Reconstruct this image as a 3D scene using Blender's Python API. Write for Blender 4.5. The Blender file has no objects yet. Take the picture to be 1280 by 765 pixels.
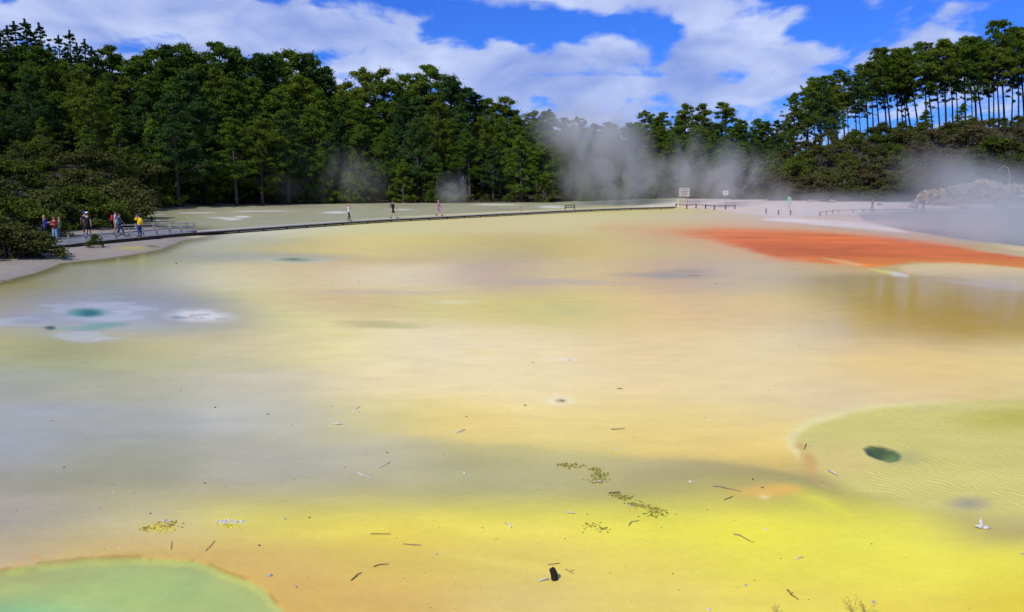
import bpy, bmesh, math, random
import numpy as np
from mathutils import Vector, Matrix, noise as mnoise

R = math.radians
rng = np.random.default_rng(7)
random.seed(7)
scene = bpy.context.scene
C = scene.collection

# ---------------------------------------------------------------- camera maths
F = 1004.0            # focal length in pixels of a 1280 px wide picture
YH = 222.0            # horizon row
H = 4.6               # camera height
PITCH = math.atan((382.5 - YH) / F)
CP, SP = math.cos(PITCH), math.sin(PITCH)

def ray(px, py):
    u, v = (px - 640) / F, (382.5 - py) / F
    return np.array([u, CP + v * SP, -SP + v * CP])
def G(px, py, z=0.0):
    r = ray(px, py); t = (z - H) / r[2]
    return (r[0] * t, r[1] * t)
def at(px, py, d):
    """point on the sight line through a photo position, d metres ahead"""
    r = ray(px, py); t = d / r[1]
    return (r[0] * t, d, H + r[2] * t)
def proj(X, Y, Z):
    dz = Z - H
    dep = Y * CP - dz * SP
    up = Y * SP + dz * CP
    dep = np.maximum(dep, 1e-3)
    return 640 + F * X / dep, 382.5 - F * up / dep
def lin(c):
    c = np.asarray(c, float) / 255.0
    return np.where(c <= 0.04045, c / 12.92, ((c + 0.055) / 1.055) ** 2.4)

# ---------------------------------------------------------------- helpers
def prop(o, label=None, cat=None, group=None, kind=None):
    if label: o['label'] = label
    if cat: o['category'] = cat
    if group: o['group'] = group
    if kind: o['kind'] = kind
    return o
def mesh_np(name, verts, faces, mat=None, smooth=False):
    """verts (n,3); faces: (m,k) array or list of lists"""
    me = bpy.data.meshes.new(name)
    if isinstance(faces, np.ndarray):
        m, k = faces.shape
        me.vertices.add(len(verts)); me.vertices.foreach_set('co', np.asarray(verts, np.float32).ravel())
        me.loops.add(m * k); me.loops.foreach_set('vertex_index', faces.astype(np.int32).ravel())
        me.polygons.add(m)
        me.polygons.foreach_set('loop_start', np.arange(0, m * k, k, dtype=np.int32))
        me.polygons.foreach_set('loop_total', np.full(m, k, np.int32))
        me.update(calc_edges=True)
    else:
        me.from_pydata([tuple(map(float, v)) for v in verts], [], [list(map(int, f)) for f in faces]); me.update()
    if mat: me.materials.append(mat)
    if smooth: me.polygons.foreach_set('use_smooth', [True] * len(me.polygons))
    return me
def link(name, me, parent=None):
    o = bpy.data.objects.new(name, me); C.objects.link(o)
    if parent: o.parent = parent
    return o
def empty(name, loc=(0, 0, 0), rz=0.0):
    o = bpy.data.objects.new(name, None); C.objects.link(o)
    o.location = loc; o.rotation_euler = (0, 0, rz); o.empty_display_size = 0.3
    return o
def copy_tree(o, parent=None):
    c = o.copy(); C.objects.link(c)
    if parent: c.parent = parent
    for ch in list(o.children): copy_tree(ch, c)
    return c
class MB:
    """collects simple shapes into one mesh"""
    def __init__(s): s.v = []; s.f = []; s.mi = []; s.cur = 0
    def add(s, vs, fs):
        b = len(s.v); s.v += [tuple(v) for v in vs]
        s.f += [[i + b for i in f] for f in fs]; s.mi += [s.cur] * len(fs)
    def box(s, c, size, rz=0.0, taper=1.0):
        hx, hy, hz = size[0] / 2, size[1] / 2, size[2] / 2
        cr, sr = math.cos(rz), math.sin(rz); vs = []
        for z, k in ((-hz, 1), (hz, taper)):
            for x, y in ((-hx, -hy), (hx, -hy), (hx, hy), (-hx, hy)):
                x *= k; y *= k
                vs.append((c[0] + x * cr - y * sr, c[1] + x * sr + y * cr, c[2] + z))
        s.add(vs, [[3, 2, 1, 0], [4, 5, 6, 7], [0, 1, 5, 4], [1, 2, 6, 5], [2, 3, 7, 6], [3, 0, 4, 7]])
    def tube(s, pts, rads, n=7, cap=True):
        pts = [Vector(p) for p in pts]; rings = []
        for i, p in enumerate(pts):
            d = (pts[min(i + 1, len(pts) - 1)] - pts[max(i - 1, 0)]).normalized()
            a = d.cross(Vector((0.13, 0.9, 0.31))).normalized(); b = d.cross(a)
            r = rads[i] if hasattr(rads, '__len__') else rads
            rings.append([p + (a * math.cos(2 * math.pi * k / n) + b * math.sin(2 * math.pi * k / n)) * r for k in range(n)])
        vs = [v for rg in rings for v in rg]; fs = []
        for i in range(len(pts) - 1):
            for k in range(n):
                fs.append([i * n + k, i * n + (k + 1) % n, (i + 1) * n + (k + 1) % n, (i + 1) * n + k])
        if cap: fs.append(list(range(n))[::-1]); fs.append([(len(pts) - 1) * n + k for k in range(n)])
        s.add(vs, fs)
    def ball(s, c, r, n=8, m=6, jit=0.0):
        vs = []; fs = []
        rx, ry, rz_ = (r if hasattr(r, '__len__') else (r, r, r))
        for i in range(m + 1):
            t = math.pi * i / m
            for k in range(n):
                p = 2 * math.pi * k / n
                q = 1 + random.uniform(-jit, jit)
                vs.append((c[0] + rx * q * math.sin(t) * math.cos(p), c[1] + ry * q * math.sin(t) * math.sin(p), c[2] + rz_ * q * math.cos(t)))
        for i in range(m):
            for k in range(n):
                fs.append([i * n + k, (i + 1) * n + k, (i + 1) * n + (k + 1) % n, i * n + (k + 1) % n])
        s.add(vs, fs)
    def build(s, name, mats, parent=None, smooth=False):
        me = mesh_np(name, s.v, s.f, None, smooth)
        for m in (mats if isinstance(mats, (list, tuple)) else [mats]): me.materials.append(m)
        me.polygons.foreach_set('material_index', s.mi)
        return link(name, me, parent)

# ---------------------------------------------------------------- materials
def new_mat(name):
    m = bpy.data.materials.new(name); m.use_nodes = True
    nt = m.node_tree; nt.nodes.clear()
    out = nt.nodes.new('ShaderNodeOutputMaterial')
    return m, nt, out
def N(nt, t, **kw):
    n = nt.nodes.new(t)
    for k, v in kw.items():
        if k.startswith('_'): n.inputs[k[1:]].default_value = v
        else: setattr(n, k, v)
    return n
def simple(name, col, rough=0.8, var=0.25, scale=8.0, bump=0.3, spec=0.3, srgb=False):
    if srgb: col = tuple(lin(col))
    m, nt, out = new_mat(name); L = nt.links
    p = N(nt, 'ShaderNodeBsdfPrincipled'); p.inputs['Roughness'].default_value = rough
    p.inputs['Specular IOR Level'].default_value = spec
    tc = N(nt, 'ShaderNodeTexCoord')
    no = N(nt, 'ShaderNodeTexNoise'); no.inputs['Scale'].default_value = scale; no.inputs['Detail'].default_value = 6
    L.new(tc.outputs['Object'], no.inputs['Vector'])
    rp = N(nt, 'ShaderNodeMapRange'); rp.inputs['From Min'].default_value = 0.3; rp.inputs['From Max'].default_value = 0.7
    rp.inputs['To Min'].default_value = 1 - var; rp.inputs['To Max'].default_value = 1 + var
    L.new(no.outputs['Fac'], rp.inputs['Value'])
    mx = N(nt, 'ShaderNodeVectorMath', operation='SCALE'); mx.inputs[0].default_value = col[:3]
    L.new(rp.outputs['Result'], mx.inputs['Scale']); L.new(mx.outputs[0], p.inputs['Base Color'])
    if bump:
        b = N(nt, 'ShaderNodeBump'); b.inputs['Strength'].default_value = bump; b.inputs['Distance'].default_value = 0.02
        L.new(no.outputs['Fac'], b.inputs['Height']); L.new(b.outputs[0], p.inputs['Normal'])
    L.new(p.outputs[0], out.inputs['Surface'])
    return m
def leaf_mat(name, c1, c2, transl=0.25, nscale=0.35):
    m, nt, out = new_mat(name); L = nt.links
    oi = N(nt, 'ShaderNodeObjectInfo'); tc = N(nt, 'ShaderNodeTexCoord')
    no = N(nt, 'ShaderNodeTexNoise'); no.inputs['Scale'].default_value = nscale; no.inputs['Detail'].default_value = 4
    L.new(tc.outputs['Object'], no.inputs['Vector'])
    geo = N(nt, 'ShaderNodeNewGeometry')
    a = N(nt, 'ShaderNodeMath', operation='MULTIPLY'); a.inputs[1].default_value = 0.55; L.new(oi.outputs['Random'], a.inputs[0])
    b = N(nt, 'ShaderNodeMapRange'); b.inputs['From Min'].default_value = 0.3; b.inputs['From Max'].default_value = 0.7; b.inputs['To Max'].default_value = 0.35
    L.new(no.outputs['Fac'], b.inputs['Value'])
    c = N(nt, 'ShaderNodeMath', operation='MULTIPLY'); c.inputs[1].default_value = 0.25; L.new(geo.outputs['Random Per Island'], c.inputs[0])
    s1 = N(nt, 'ShaderNodeMath', operation='ADD'); L.new(a.outputs[0], s1.inputs[0]); L.new(b.outputs['Result'], s1.inputs[1])
    s2 = N(nt, 'ShaderNodeMath', operation='ADD', use_clamp=True); L.new(s1.outputs[0], s2.inputs[0]); L.new(c.outputs[0], s2.inputs[1])
    mx = N(nt, 'ShaderNodeMix', data_type='RGBA'); mx.inputs['A'].default_value = (*c1, 1); mx.inputs['B'].default_value = (*c2, 1)
    L.new(s2.outputs[0], mx.inputs['Factor'])
    d = N(nt, 'ShaderNodeBsdfDiffuse'); t = N(nt, 'ShaderNodeBsdfTranslucent'); ms = N(nt, 'ShaderNodeMixShader')
    ms.inputs[0].default_value = transl
    L.new(mx.outputs['Result'], d.inputs['Color']); L.new(mx.outputs['Result'], t.inputs['Color'])
    L.new(d.outputs[0], ms.inputs[1]); L.new(t.outputs[0], ms.inputs[2]); L.new(ms.outputs[0], out.inputs['Surface'])
    return m

M_pine = leaf_mat('pine_needles', (0.040, 0.085, 0.014), (0.120, 0.190, 0.022), 0.28)
M_pine_y = leaf_mat('yellowish_pine_needles', (0.060, 0.095, 0.014), (0.145, 0.195, 0.024), 0.3)
M_pine_d = leaf_mat('deep_green_pine_needles', (0.022, 0.050, 0.016), (0.062, 0.112, 0.026), 0.2)
M_dark = leaf_mat('dark_conifer_needles', (0.014, 0.034, 0.015), (0.036, 0.070, 0.022), 0.12)
M_ridge = leaf_mat('ridge_pine_needles', (0.042, 0.088, 0.010), (0.115, 0.180, 0.016), 0.3)
M_shrub = leaf_mat('olive_shrub_leaves', (0.034, 0.043, 0.011), (0.105, 0.116, 0.032), 0.2)
M_shrubb = leaf_mat('brown_shrub_leaves', (0.050, 0.044, 0.020), (0.115, 0.098, 0.046), 0.15)
M_shrubg = leaf_mat('green_shrub_leaves', (0.040, 0.060, 0.010), (0.110, 0.140, 0.022), 0.25)
M_bark = simple('pine_bark', (0.075, 0.065, 0.060), 0.9, 0.4, 3, 0.6)
M_barkr = simple('shaded_pine_bark', (0.020, 0.024, 0.055), 0.9, 0.4, 3, 0.6)  # dark blue tone paints sky-lit shade onto the ridge trunks
M_stem = simple('shrub_stem', (0.11, 0.09, 0.075), 0.9, 0.3, 5, 0.4)
M_pale = simple('bleached_wood', (0.55, 0.52, 0.48), 0.8, 0.2, 20, 0.3)
M_wood = simple('grey_weathered_wood', (0.30, 0.28, 0.27), 0.8, 0.25, 6, 0.4)
M_woodd = simple('dark_wood', (0.035, 0.030, 0.022), 0.8, 0.35, 4, 0.4)  # dark posts and rails; also holds the shade painted under the decks
M_rock = simple('pale_sinter_rock', (0.25, 0.18, 0.11), 0.9, 0.85, 2.2, 1.0)
M_peb = simple('grey_pebble', (0.34, 0.33, 0.31), 0.8, 0.4, 30, 0.4)
M_pebd = simple('brown_pebble', (0.14, 0.10, 0.06), 0.8, 0.4, 30, 0.4)
M_twig = simple('grey_brown_twig', (0.27, 0.22, 0.15), 0.8, 0.3, 30, 0.3)
M_char = simple('charred_wood', (0.012, 0.009, 0.007), 0.7, 0.5, 30, 0.6)
M_algae = simple('olive_algae', (0.26, 0.23, 0.05), 0.9, 0.6, 25, 0.8)
M_algy = simple('yellow_sulphur_crust', (0.62, 0.52, 0.06), 0.9, 0.5, 25, 0.8)

# ---------------------------------------------------------------- terrain
_ex = [-260, -100, 0, 60, 100, 150, 165, 200, 300, 700, 850, 960, 1080, 1150, 1280, 1540]
_ey = [38, 42, 50, 58, 66, 80, 106, 120, 134, 142, 140, 128, 117, 114, 111, 100]
_rx = [-260, 0, 150, 300, 400, 700, 900, 960, 1050, 1160, 1280, 1540]
_ry = [7.5, 7.5, 6.5, 3.2, 2.2, 1.8, 2.2, 6, 11.0, 12.5, 14.0, 17]
_lx = [-260, 150, 400, 900, 1000, 1540]
_ly = [122, 130, 175, 175, 165, 165]
def px_of(X, Y):
    return 640 + F / CP * X / np.maximum(Y, 1e-3)
def smooth(t):
    t = np.clip(t, 0, 1); return t * t * (3 - 2 * t)
def edge(px): return np.interp(px, _ex, _ey)
def vnoise(x, y, seed=0):
    """smooth value noise, vectorised"""
    xi = np.floor(x).astype(np.int64); yi = np.floor(y).astype(np.int64)
    fx = smooth(x - xi); fy = smooth(y - yi)
    def h(a, b):
        n = (a * 374761393 + b * 668265263 + seed * 1442695041) & 0x7fffffff
        n = ((n ^ (n >> 13)) * 1274126177) & 0x7fffffff
        n = n ^ (n >> 16)
        return (n & 0xffff) / 65535.0
    return (h(xi, yi) * (1 - fx) + h(xi + 1, yi) * fx) * (1 - fy) + (h(xi, yi + 1) * (1 - fx) + h(xi + 1, yi + 1) * fx) * fy
def fbm(x, y, seed=0, o=4):
    r = 0; a = 0.5
    for i in range(o):
        r = r + a * (vnoise(x * 2 ** i, y * 2 ** i, seed + i) - 0.5) * 2; a *= 0.5
    return r
def terrain(X, Y):
    X = np.asarray(X, float); Y = np.asarray(Y, float)
    r = np.hypot(X, Y)
    px = np.where(Y > 0.05 * np.abs(X), np.clip(px_of(X, Y), -260, 1540), np.where(X > 0, 1540, -260))
    d = np.where(Y > 0.05 * np.abs(X), Y, r)
    e = edge(px); L = np.interp(px, _lx, _ly)
    z = np.interp(px, _rx, _ry) * smooth((d - e) / (L - e))
    z = z + np.interp(px, [-260, 150, 700, 850, 1540], [0.25, 0.15, 0.25, 1.0, 1.0]) * smooth((d - (e - 16)) / 16)
    z = z + 0.5 * fbm(X * 0.07, Y * 0.07, 5) * smooth((d - e) / 25)
    # the ridge on the right drops away behind
    z = z - 9 * smooth((px - 985) / 60) * smooth((d - 180) / 90)
    # behind and beside the camera: low ground
    z = np.where(Y < 3, z * smooth(Y / 3 + 1) , z)
    return z

def sdf(poly, x, y, ys=3.0):
    """signed distance (negative inside) in photo pixels, rows stretched"""
    P = np.array(poly, float) * [1, ys]; y = y * ys
    d = np.full(x.shape, 1e18); ins = np.zeros(x.shape, bool)
    n = len(P)
    for i in range(n):
        a = P[i]; b = P[(i + 1) % n]; e = b - a
        wx, wy = x - a[0], y - a[1]
        t = np.clip((wx * e[0] + wy * e[1]) / max(e @ e, 1e-9), 0, 1)
        d = np.minimum(d, (wx - t * e[0]) ** 2 + (wy - t * e[1]) ** 2)
        c = (a[1] > y) != (b[1] > y)
        with np.errstate(divide='ignore', invalid='ignore'):
            c &= x < (b[0] - a[0]) * (y - a[1]) / (b[1] - a[1]) + a[0]
        ins ^= c
    d = np.sqrt(d)
    return np.where(ins, -d, d)

# broad mineral colours of the flats, sky reflection baked in at left: (column, row, r, g, b) where that ground lies
BASE = [
(0,300,150,145,105),(150,300,160,160,120),(240,300,160,165,150),(320,284,185,182,150),(480,284,202,199,156),(640,280,205,195,156),(800,276,200,188,151),(960,272,205,180,140),(1120,272,195,165,140),(1280,272,170,150,130),
(160,318,160,162,120),(240,312,162,166,155),(320,312,180,177,145),(400,312,202,188,141),(480,310,207,193,141),(560,305,202,188,136),(640,310,190,176,121),(740,308,202,185,126),(830,305,205,180,115),(960,312,208,178,115),(1120,345,197,171,88),(1280,352,207,188,138),
(0,350,140,135,90),(100,345,158,158,138),(200,345,168,168,160),(320,345,205,195,166),(400,340,209,191,159),(480,345,216,204,179),(560,348,204,188,169),(640,345,192,174,159),(720,345,207,189,152),(800,345,186,169,149),(880,345,192,173,138),(960,348,207,183,123),(1200,372,200,168,60),(1280,378,200,166,55),(1080,365,205,175,88),
(0,385,155,153,135),(100,390,162,165,165),(240,392,175,172,162),(330,390,202,193,160),(440,378,207,188,148),(530,380,210,199,148),(640,385,208,197,138),(700,390,203,197,134),(800,390,217,195,148),(900,388,215,189,151),(1000,385,217,190,141),(1120,400,210,175,98),(1200,410,205,168,55),(1280,408,208,175,88),
(0,430,172,172,135),(80,440,158,160,120),(160,430,180,177,145),(320,430,205,196,163),(400,430,223,212,166),(480,430,230,217,178),(640,430,233,217,181),(800,430,227,205,164),(960,430,227,209,173),(1120,435,217,194,148),(1280,440,217,196,145),
(0,480,163,167,162),(160,480,175,176,159),(320,480,199,195,177),(480,480,230,215,176),(640,480,235,219,178),(800,480,233,212,168),(960,480,230,212,170),(1120,480,224,200,154),(1280,485,220,200,148),
(0,530,163,168,176),(160,530,166,169,172),(320,520,189,189,184),(400,530,194,190,166),(480,525,210,200,150),(560,532,228,208,140),(640,535,230,210,142),(800,530,230,209,142),(960,530,230,210,148),(1080,500,226,203,150),
(0,568,161,165,173),(160,568,161,163,153),(320,568,177,176,167),(480,562,188,185,163),(560,568,186,181,137),(640,570,188,182,132),(720,580,186,178,127),(800,560,229,207,134),(960,566,229,203,128),
(0,600,160,158,151),(160,600,165,164,144),(320,600,181,178,161),(480,596,186,182,152),(640,596,184,181,142),(720,590,188,181,135),(800,600,180,173,128),(900,598,180,171,120),(980,605,184,175,118),
(0,640,168,162,157),(160,630,182,176,147),(320,625,192,184,132),(480,625,198,190,126),(640,625,196,190,116),(800,625,192,186,106),(900,620,200,188,106),(1060,628,200,194,96),
(0,672,178,168,150),(100,665,190,178,144),(200,660,205,190,124),(320,655,216,204,100),(480,652,228,212,91),(640,655,230,218,106),(800,655,232,224,89),(960,655,235,228,86),(1120,665,230,224,92),(1240,650,195,186,129),
(0,705,200,180,147),(100,692,206,182,124),(200,690,208,180,114),(320,700,214,184,114),(480,700,216,192,106),(640,700,226,208,116),(800,700,230,216,104),(960,700,234,224,92),(1120,710,235,227,92),(1280,700,230,222,86),
(380,760,212,178,106),(480,765,212,180,110),(640,765,220,198,124),(800,765,226,208,114),(960,765,230,214,102),(1120,765,232,216,94),(1280,765,228,210,72),
(-260,400,160,160,150),(-260,600,162,163,156),(-260,760,195,178,142),(1540,400,200,165,60),(1540,500,212,203,135),(1540,650,215,207,114),(1540,765,228,210,79),(640,880,215,192,129),(1280,880,226,207,79),(0,880,205,180,132)]
# calibrated reflectances, one per BASE point (None = from the display colour)
ALB = None
#ALB-START
ALB = [[0.401,0.374,0.197],[0.459,0.459,0.255],[0.459,0.49,0.401],[0.626,0.605,0.401],[0.656,0.607,0.239],[0.681,0.568,0.226],[0.602,0.525,0.139],[0.568,0.424,0.244],[0.508,0.35,0.244],[0.374,0.284,0.208],[0.405,0.472,0.085],[0.459,0.406,0.319],[0.431,0.43,0.127],[0.691,0.515,0.175],[0.771,0.616,0.152],[0.702,0.56,0.157],[0.467,0.348,0.086],[0.681,0.514,0.094],[0.568,0.424,0.159],[0.587,0.414,0.159],[0.519,0.379,0.091],[0.58,0.468,0.236],[0.348,0.323,0.046],[0.447,0.447,0.335],[0.509,0.479,0.339],[0.704,0.637,0.289],[0.616,0.378,0.156],[0.826,0.751,0.411],[0.69,0.518,0.246],[0.398,0.245,0.218],[0.765,0.644,0.163],[0.595,0.333,0.135],[0.49,0.389,0.236],[0.58,0.44,0.184],[0.537,0.364,0.042],[0.537,0.355,0.036],[0.568,0.399,0.091],[0.428,0.327,0.109],[0.472,0.49,0.49],[0.193,0.186,0.163],[0.758,0.687,0.232],[0.615,0.403,0.164],[0.691,0.618,0.179],[0.726,0.52,0.114],[0.543,0.516,0.107],[0.826,0.549,0.161],[0.615,0.427,0.177],[0.86,0.617,0.12],[0.599,0.399,0.114],[0.568,0.364,0.036],[0.587,0.399,0.091],[0.502,0.459,0.152],[0.216,0.234,0.085],[0.589,0.508,0.184],[0.552,0.472,0.258],[0.86,0.727,0.196],[0.792,0.656,0.369],[0.829,0.662,0.302],[0.775,0.577,0.22],[0.806,0.627,0.252],[0.859,0.599,0.137],[0.86,0.647,0.159],[0.367,0.359,0.242],[0.435,0.414,0.222],[0.547,0.491,0.28],[0.824,0.659,0.298],[0.852,0.688,0.289],[0.806,0.61,0.246],[0.784,0.612,0.246],[0.755,0.528,0.156],[0.711,0.538,0.177],[0.351,0.35,0.284],[0.351,0.35,0.282],[0.48,0.468,0.376],[0.504,0.458,0.221],[0.675,0.583,0.155],[0.853,0.592,0.118],[0.822,0.641,0.192],[0.794,0.609,0.158],[0.761,0.589,0.176],[0.707,0.555,0.284],[0.35,0.359,0.329],[0.336,0.325,0.202],[0.41,0.382,0.241],[0.5,0.467,0.306],[0.382,0.355,0.113],[0.513,0.426,0.104],[0.634,0.577,0.185],[0.798,0.567,0.114],[0.855,0.591,0.103],[0.308,0.277,0.159],[0.292,0.282,0.16],[0.397,0.381,0.295],[0.448,0.395,0.198],[0.356,0.347,0.218],[0.425,0.36,0.116],[0.272,0.228,0.141],[0.205,0.183,0.108],[0.216,0.193,0.088],[0.422,0.352,0.26],[0.408,0.359,0.158],[0.47,0.393,0.116],[0.399,0.373,0.141],[0.445,0.403,0.084],[0.469,0.422,0.072],[0.742,0.605,0.065],[0.577,0.505,0.053],[0.25,0.247,0.181],[0.366,0.361,0.202],[0.684,0.61,0.272],[0.697,0.607,0.057],[0.86,0.69,0.047],[0.849,0.713,0.071],[0.816,0.731,0.045],[0.819,0.743,0.042],[0.831,0.754,0.048],[0.366,0.276,0.11],[0.607,0.464,0.227],[0.718,0.465,0.091],[0.541,0.359,0.076],[0.659,0.44,0.102],[0.64,0.467,0.081],[0.677,0.524,0.095],[0.759,0.619,0.081],[0.725,0.626,0.052],[0.82,0.729,0.053],[0.766,0.674,0.042],[0.612,0.397,0.079],[0.643,0.424,0.095],[0.654,0.494,0.137],[0.719,0.568,0.105],[0.78,0.632,0.076],[0.733,0.587,0.058],[0.705,0.548,0.029],[0.459,0.361,0.137],[0.317,0.297,0.171],[0.574,0.452,0.21],[0.537,0.35,0.042],[0.654,0.557,0.145],[0.455,0.351,0.084],[0.705,0.548,0.035],[0.621,0.461,0.149],[0.691,0.531,0.035],[0.642,0.464,0.18]]
#ALB-END

def base_colour(x, y):
    pts = np.array([b[:2] for b in BASE], float)
    cols = np.array(ALB) if ALB is not None else np.array([lin(b[2:]) for b in BASE])
    num = np.zeros(x.shape + (3,)); den = np.zeros(x.shape)
    for (qx, qy), c in zip(pts, cols):
        sy = np.interp(qy, [260, 350, 450, 600, 880], [7, 12, 21, 19, 28]); sx = 62 if -50 < qx < 1350 else 130
        w = np.exp(-0.5 * (((x - qx) / sx) ** 2 + ((y - qy) / sy) ** 2)) + 1e-9 / (1 + ((x - qx) / sx) ** 2 + ((y - qy) / sy) ** 2)
        num += w[..., None] * c; den += w
    return num / den[..., None]

def patch(col, x, y, poly, rgb, feather=(6, 6), op=1.0, ys=3.0, mul=False):
    d = sdf(poly, x, y, ys)
    a = smooth((feather[1] - d) / (feather[0] + feather[1])) * op
    c = lin(rgb)
    return col * (1 - a[..., None]) + c * a[..., None]
def blob(col, x, y, cx, cy, rx, ry, rgb, op=1.0, hard=0.0, rot=0.0):
    dx, dy = x - cx, y - cy
    c_, s_ = math.cos(rot), math.sin(rot)
    u = (dx * c_ + dy * s_) / rx; v = (-dx * s_ + dy * c_) / ry
    q = np.sqrt(u * u + v * v)
    a = smooth((1.25 - q) / (1.25 - hard)) * op
    return col * (1 - a[..., None]) + lin(rgb) * a[..., None]

SHORE = [(-300, 400), (-300, 300), (0, 285), (60, 290), (150, 282), (250, 288), (290, 288.5), (282, 292), (225, 301), (200, 312), (172, 317), (140, 322), (75, 329), (60, 336), (30, 345), (0, 352)]
ORANGE = [(835, 284), (900, 281), (1000, 285), (1100, 292), (1180, 303), (1290, 322), (1400, 340), (1400, 352), (1290, 337), (1230, 331), (1150, 327), (1095, 334), (1050, 329), (985, 322), (930, 311), (865, 299), (815, 291)]
TEAL = [(1068, 266), (1130, 265.5), (1290, 266), (1500, 268), (1500, 330), (1290, 309), (1200, 299), (1130, 288), (1082, 277)]
GPOOL = [(-300, 800), (-120, 730), (-20, 716), (40, 704), (110, 697), (190, 695), (240, 698), (262, 704), (285, 716), (310, 723), (330, 735), (342, 748), (352, 760), (356, 790), (300, 860), (-300, 900)]
BASIN = [(985, 548), (1010, 528), (1055, 514), (1110, 505), (1180, 500), (1290, 497), (1450, 500), (1500, 640), (1350, 672), (1240, 664), (1150, 650), (1080, 633), (1035, 612), (1008, 592), (1000, 572)]
HOLE = [(1079, 561), (1086, 557), (1100, 557.5), (1118, 563), (1126, 569), (1124, 575), (1112, 578), (1096, 574), (1084, 569)]
CREST = [(150, 256), (300, 249), (700, 251), (850, 253), (845, 257), (740, 259.5), (650, 263), (490, 271.5), (400, 278), (300, 285), (246, 288), (200, 276), (150, 283)]
RSHORE = [(840, 240), (1500, 235), (1500, 267), (1290, 266), (1120, 266), (1040, 268), (1005, 274), (960, 272), (900, 263), (845, 259)]

def ground_arrays(X, Y):
    px, py = proj(X, np.maximum(Y, 0.5), 0 * X)
    inv = (Y < 0.6)
    px = np.where(inv, np.where(X > 0, 1500, -240), px)
    px = np.clip(px, -260, 1540); py = np.clip(py, YH + 0.5, 880); py = np.where(inv, 880, py)
    dist = np.hypot(X, Y)
    k = np.clip((py - YH) / 300, 0.02, 1)
    # meandering of the colour limits, in metres of ground
    w1 = fbm(X * 0.12, Y * 0.12, 3); w2 = fbm(X * 0.12 + 40, Y * 0.12, 9); w3 = fbm(X * 0.9, Y * 0.9, 21); w4 = fbm(X * 0.9, Y * 0.9 + 31, 23)
    x = px + (30 * w1 + 8 * w3); y = py + (8 * w2 + 3 * w4) * k
    ed = np.interp(x, [380, 480, 560, 640, 760, 860, 930, 990, 1050], [527, 545, 553, 559, 569, 576, 584, 600, 624])
    ge = np.exp(-((y - ed) / 26) ** 2) * smooth((x - 350) / 170) * smooth((1060 - x) / 60)
    y = y + 8 * (2 * smooth((y - ed + 7) / 14) - 1) * ge
    c = base_colour(x, y)
    # streaky mottling of sediments
    st = fbm(X * 0.35, Y * 0.8, 31, 5)
    st2 = fbm(X * 1.3 + 5, Y * 2.2, 37, 4)
    c = c * (1 + 0.025 * st + 0.02 * st2)[..., None]
    c = c + np.stack([0.008 * st, 0.006 * st, -0.012 * st], -1)
    # thin ochre and pale veils in the middle
    for (cx, cy, rx, ry, rgb, op) in [
        (490, 326, 110, 9, (205, 175, 105), .6), (560, 318, 130, 14, (192, 175, 120), .5), (700, 352, 110, 4, (178, 162, 140), .6), (480, 365, 120, 4, (190, 170, 140), .5),
        (835, 344, 80, 5, (155, 145, 122), .8), (860, 339, 50, 3, (145, 135, 118), .6), (470, 407, 70, 6, (178, 168, 92), .7), (500, 410, 30, 2.5, (185, 190, 115), .7), (440, 403, 45, 2.5, (182, 160, 95), .5),
        (690, 388, 120, 14, (198, 192, 110), .5), (565, 377, 35, 2.5, (225, 222, 180), .5), (585, 441, 24, 2.5, (230, 212, 115), .8), (415, 419, 25, 3, (228, 215, 110), .7), 
        (400, 420, 50, 3, (215, 200, 130), .5), (300, 470, 120, 10, (205, 195, 160), .3), (180, 455, 220, 9, (180, 182, 125), .55), (60, 470, 120, 12, (168, 172, 140), .5), (50, 512, 120, 14, (168, 173, 178), .3),  # the last one paints sky reflected in the left shallows
        (300, 322, 120, 9, (150, 153, 140), .6), (380, 322, 85, 8, (165, 163, 135), .8), (368, 325.5, 62, 5.5, (205, 198, 158), .85), (368, 324, 44, 3.8, (160, 165, 128), .95), (368, 325, 22, 3, (115, 135, 105), .8), (370, 324, 8, 2, (80, 110, 95), .8),
        (320, 318, 20, 4, (170, 175, 145), .6), (935, 340, 60, 5, (200, 180, 120), .4)]:
        c = blob(c, x, y, cx, cy, rx, ry, rgb, op)
    # right side: olive-yellow tree reflection painted on the shallows
    c = blob(c, x, y, 1195, 388, 150, 34, (196, 157, 28), .75)
    c = patch(c, x, y, [(1060, 345), (1130, 347), (1280, 368), (1400, 380), (1400, 430), (1150, 420), (1060, 380)], (203, 170, 70), (25, 25), .2)
    # blue springs at left, blue-grey sky reflection painted round them
    c = blob(c, x, y, 130, 392, 190, 34, (160, 165, 170), .7)
    c = blob(c, x, y, 40, 398, 60, 10, (150, 158, 170), .5)
    c = blob(c, x, y, 118, 393, 52, 9, (172, 178, 184), .5, .4)
    crn = fbm(X * 1.1, Y * 1.1, 78, 5)
    for (cx_, cy_, rx_, ry_) in [(118, 390, 52, 10), (100, 421, 38, 6), (30, 402, 40, 5), (150, 385, 30, 7)]:
        q_ = np.hypot((px - cx_) / rx_, (py - cy_) / ry_)
        a = smooth((1.25 - q_ + 1.2 * crn) * 2.2) * smooth((q_ - .45) * 5 + 1.5 * crn) * .5
        c = c * (1 - a[..., None]) + lin((190, 194, 198)) * a[..., None]
    c = blob(c, x, y, 108, 390, 26, 6, (96, 150, 135), .95, .4); c = blob(c, x, y, 113, 391, 14, 4, (48, 108, 108), .95, .3)
    c = blob(c, x, y, 118, 408, 36, 4.5, (120, 160, 140), .95, .4, -0.1)
    c = blob(c, x, y, 88, 410, 26, 3, (140, 165, 150), .7, .4)
    c = blob(c, x, y, 58, 410, 9, 2.2, (35, 78, 90), .95, .5)
    c = blob(c, x, y, 95, 421, 32, 5, (188, 190, 188), .6, .3)
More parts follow.
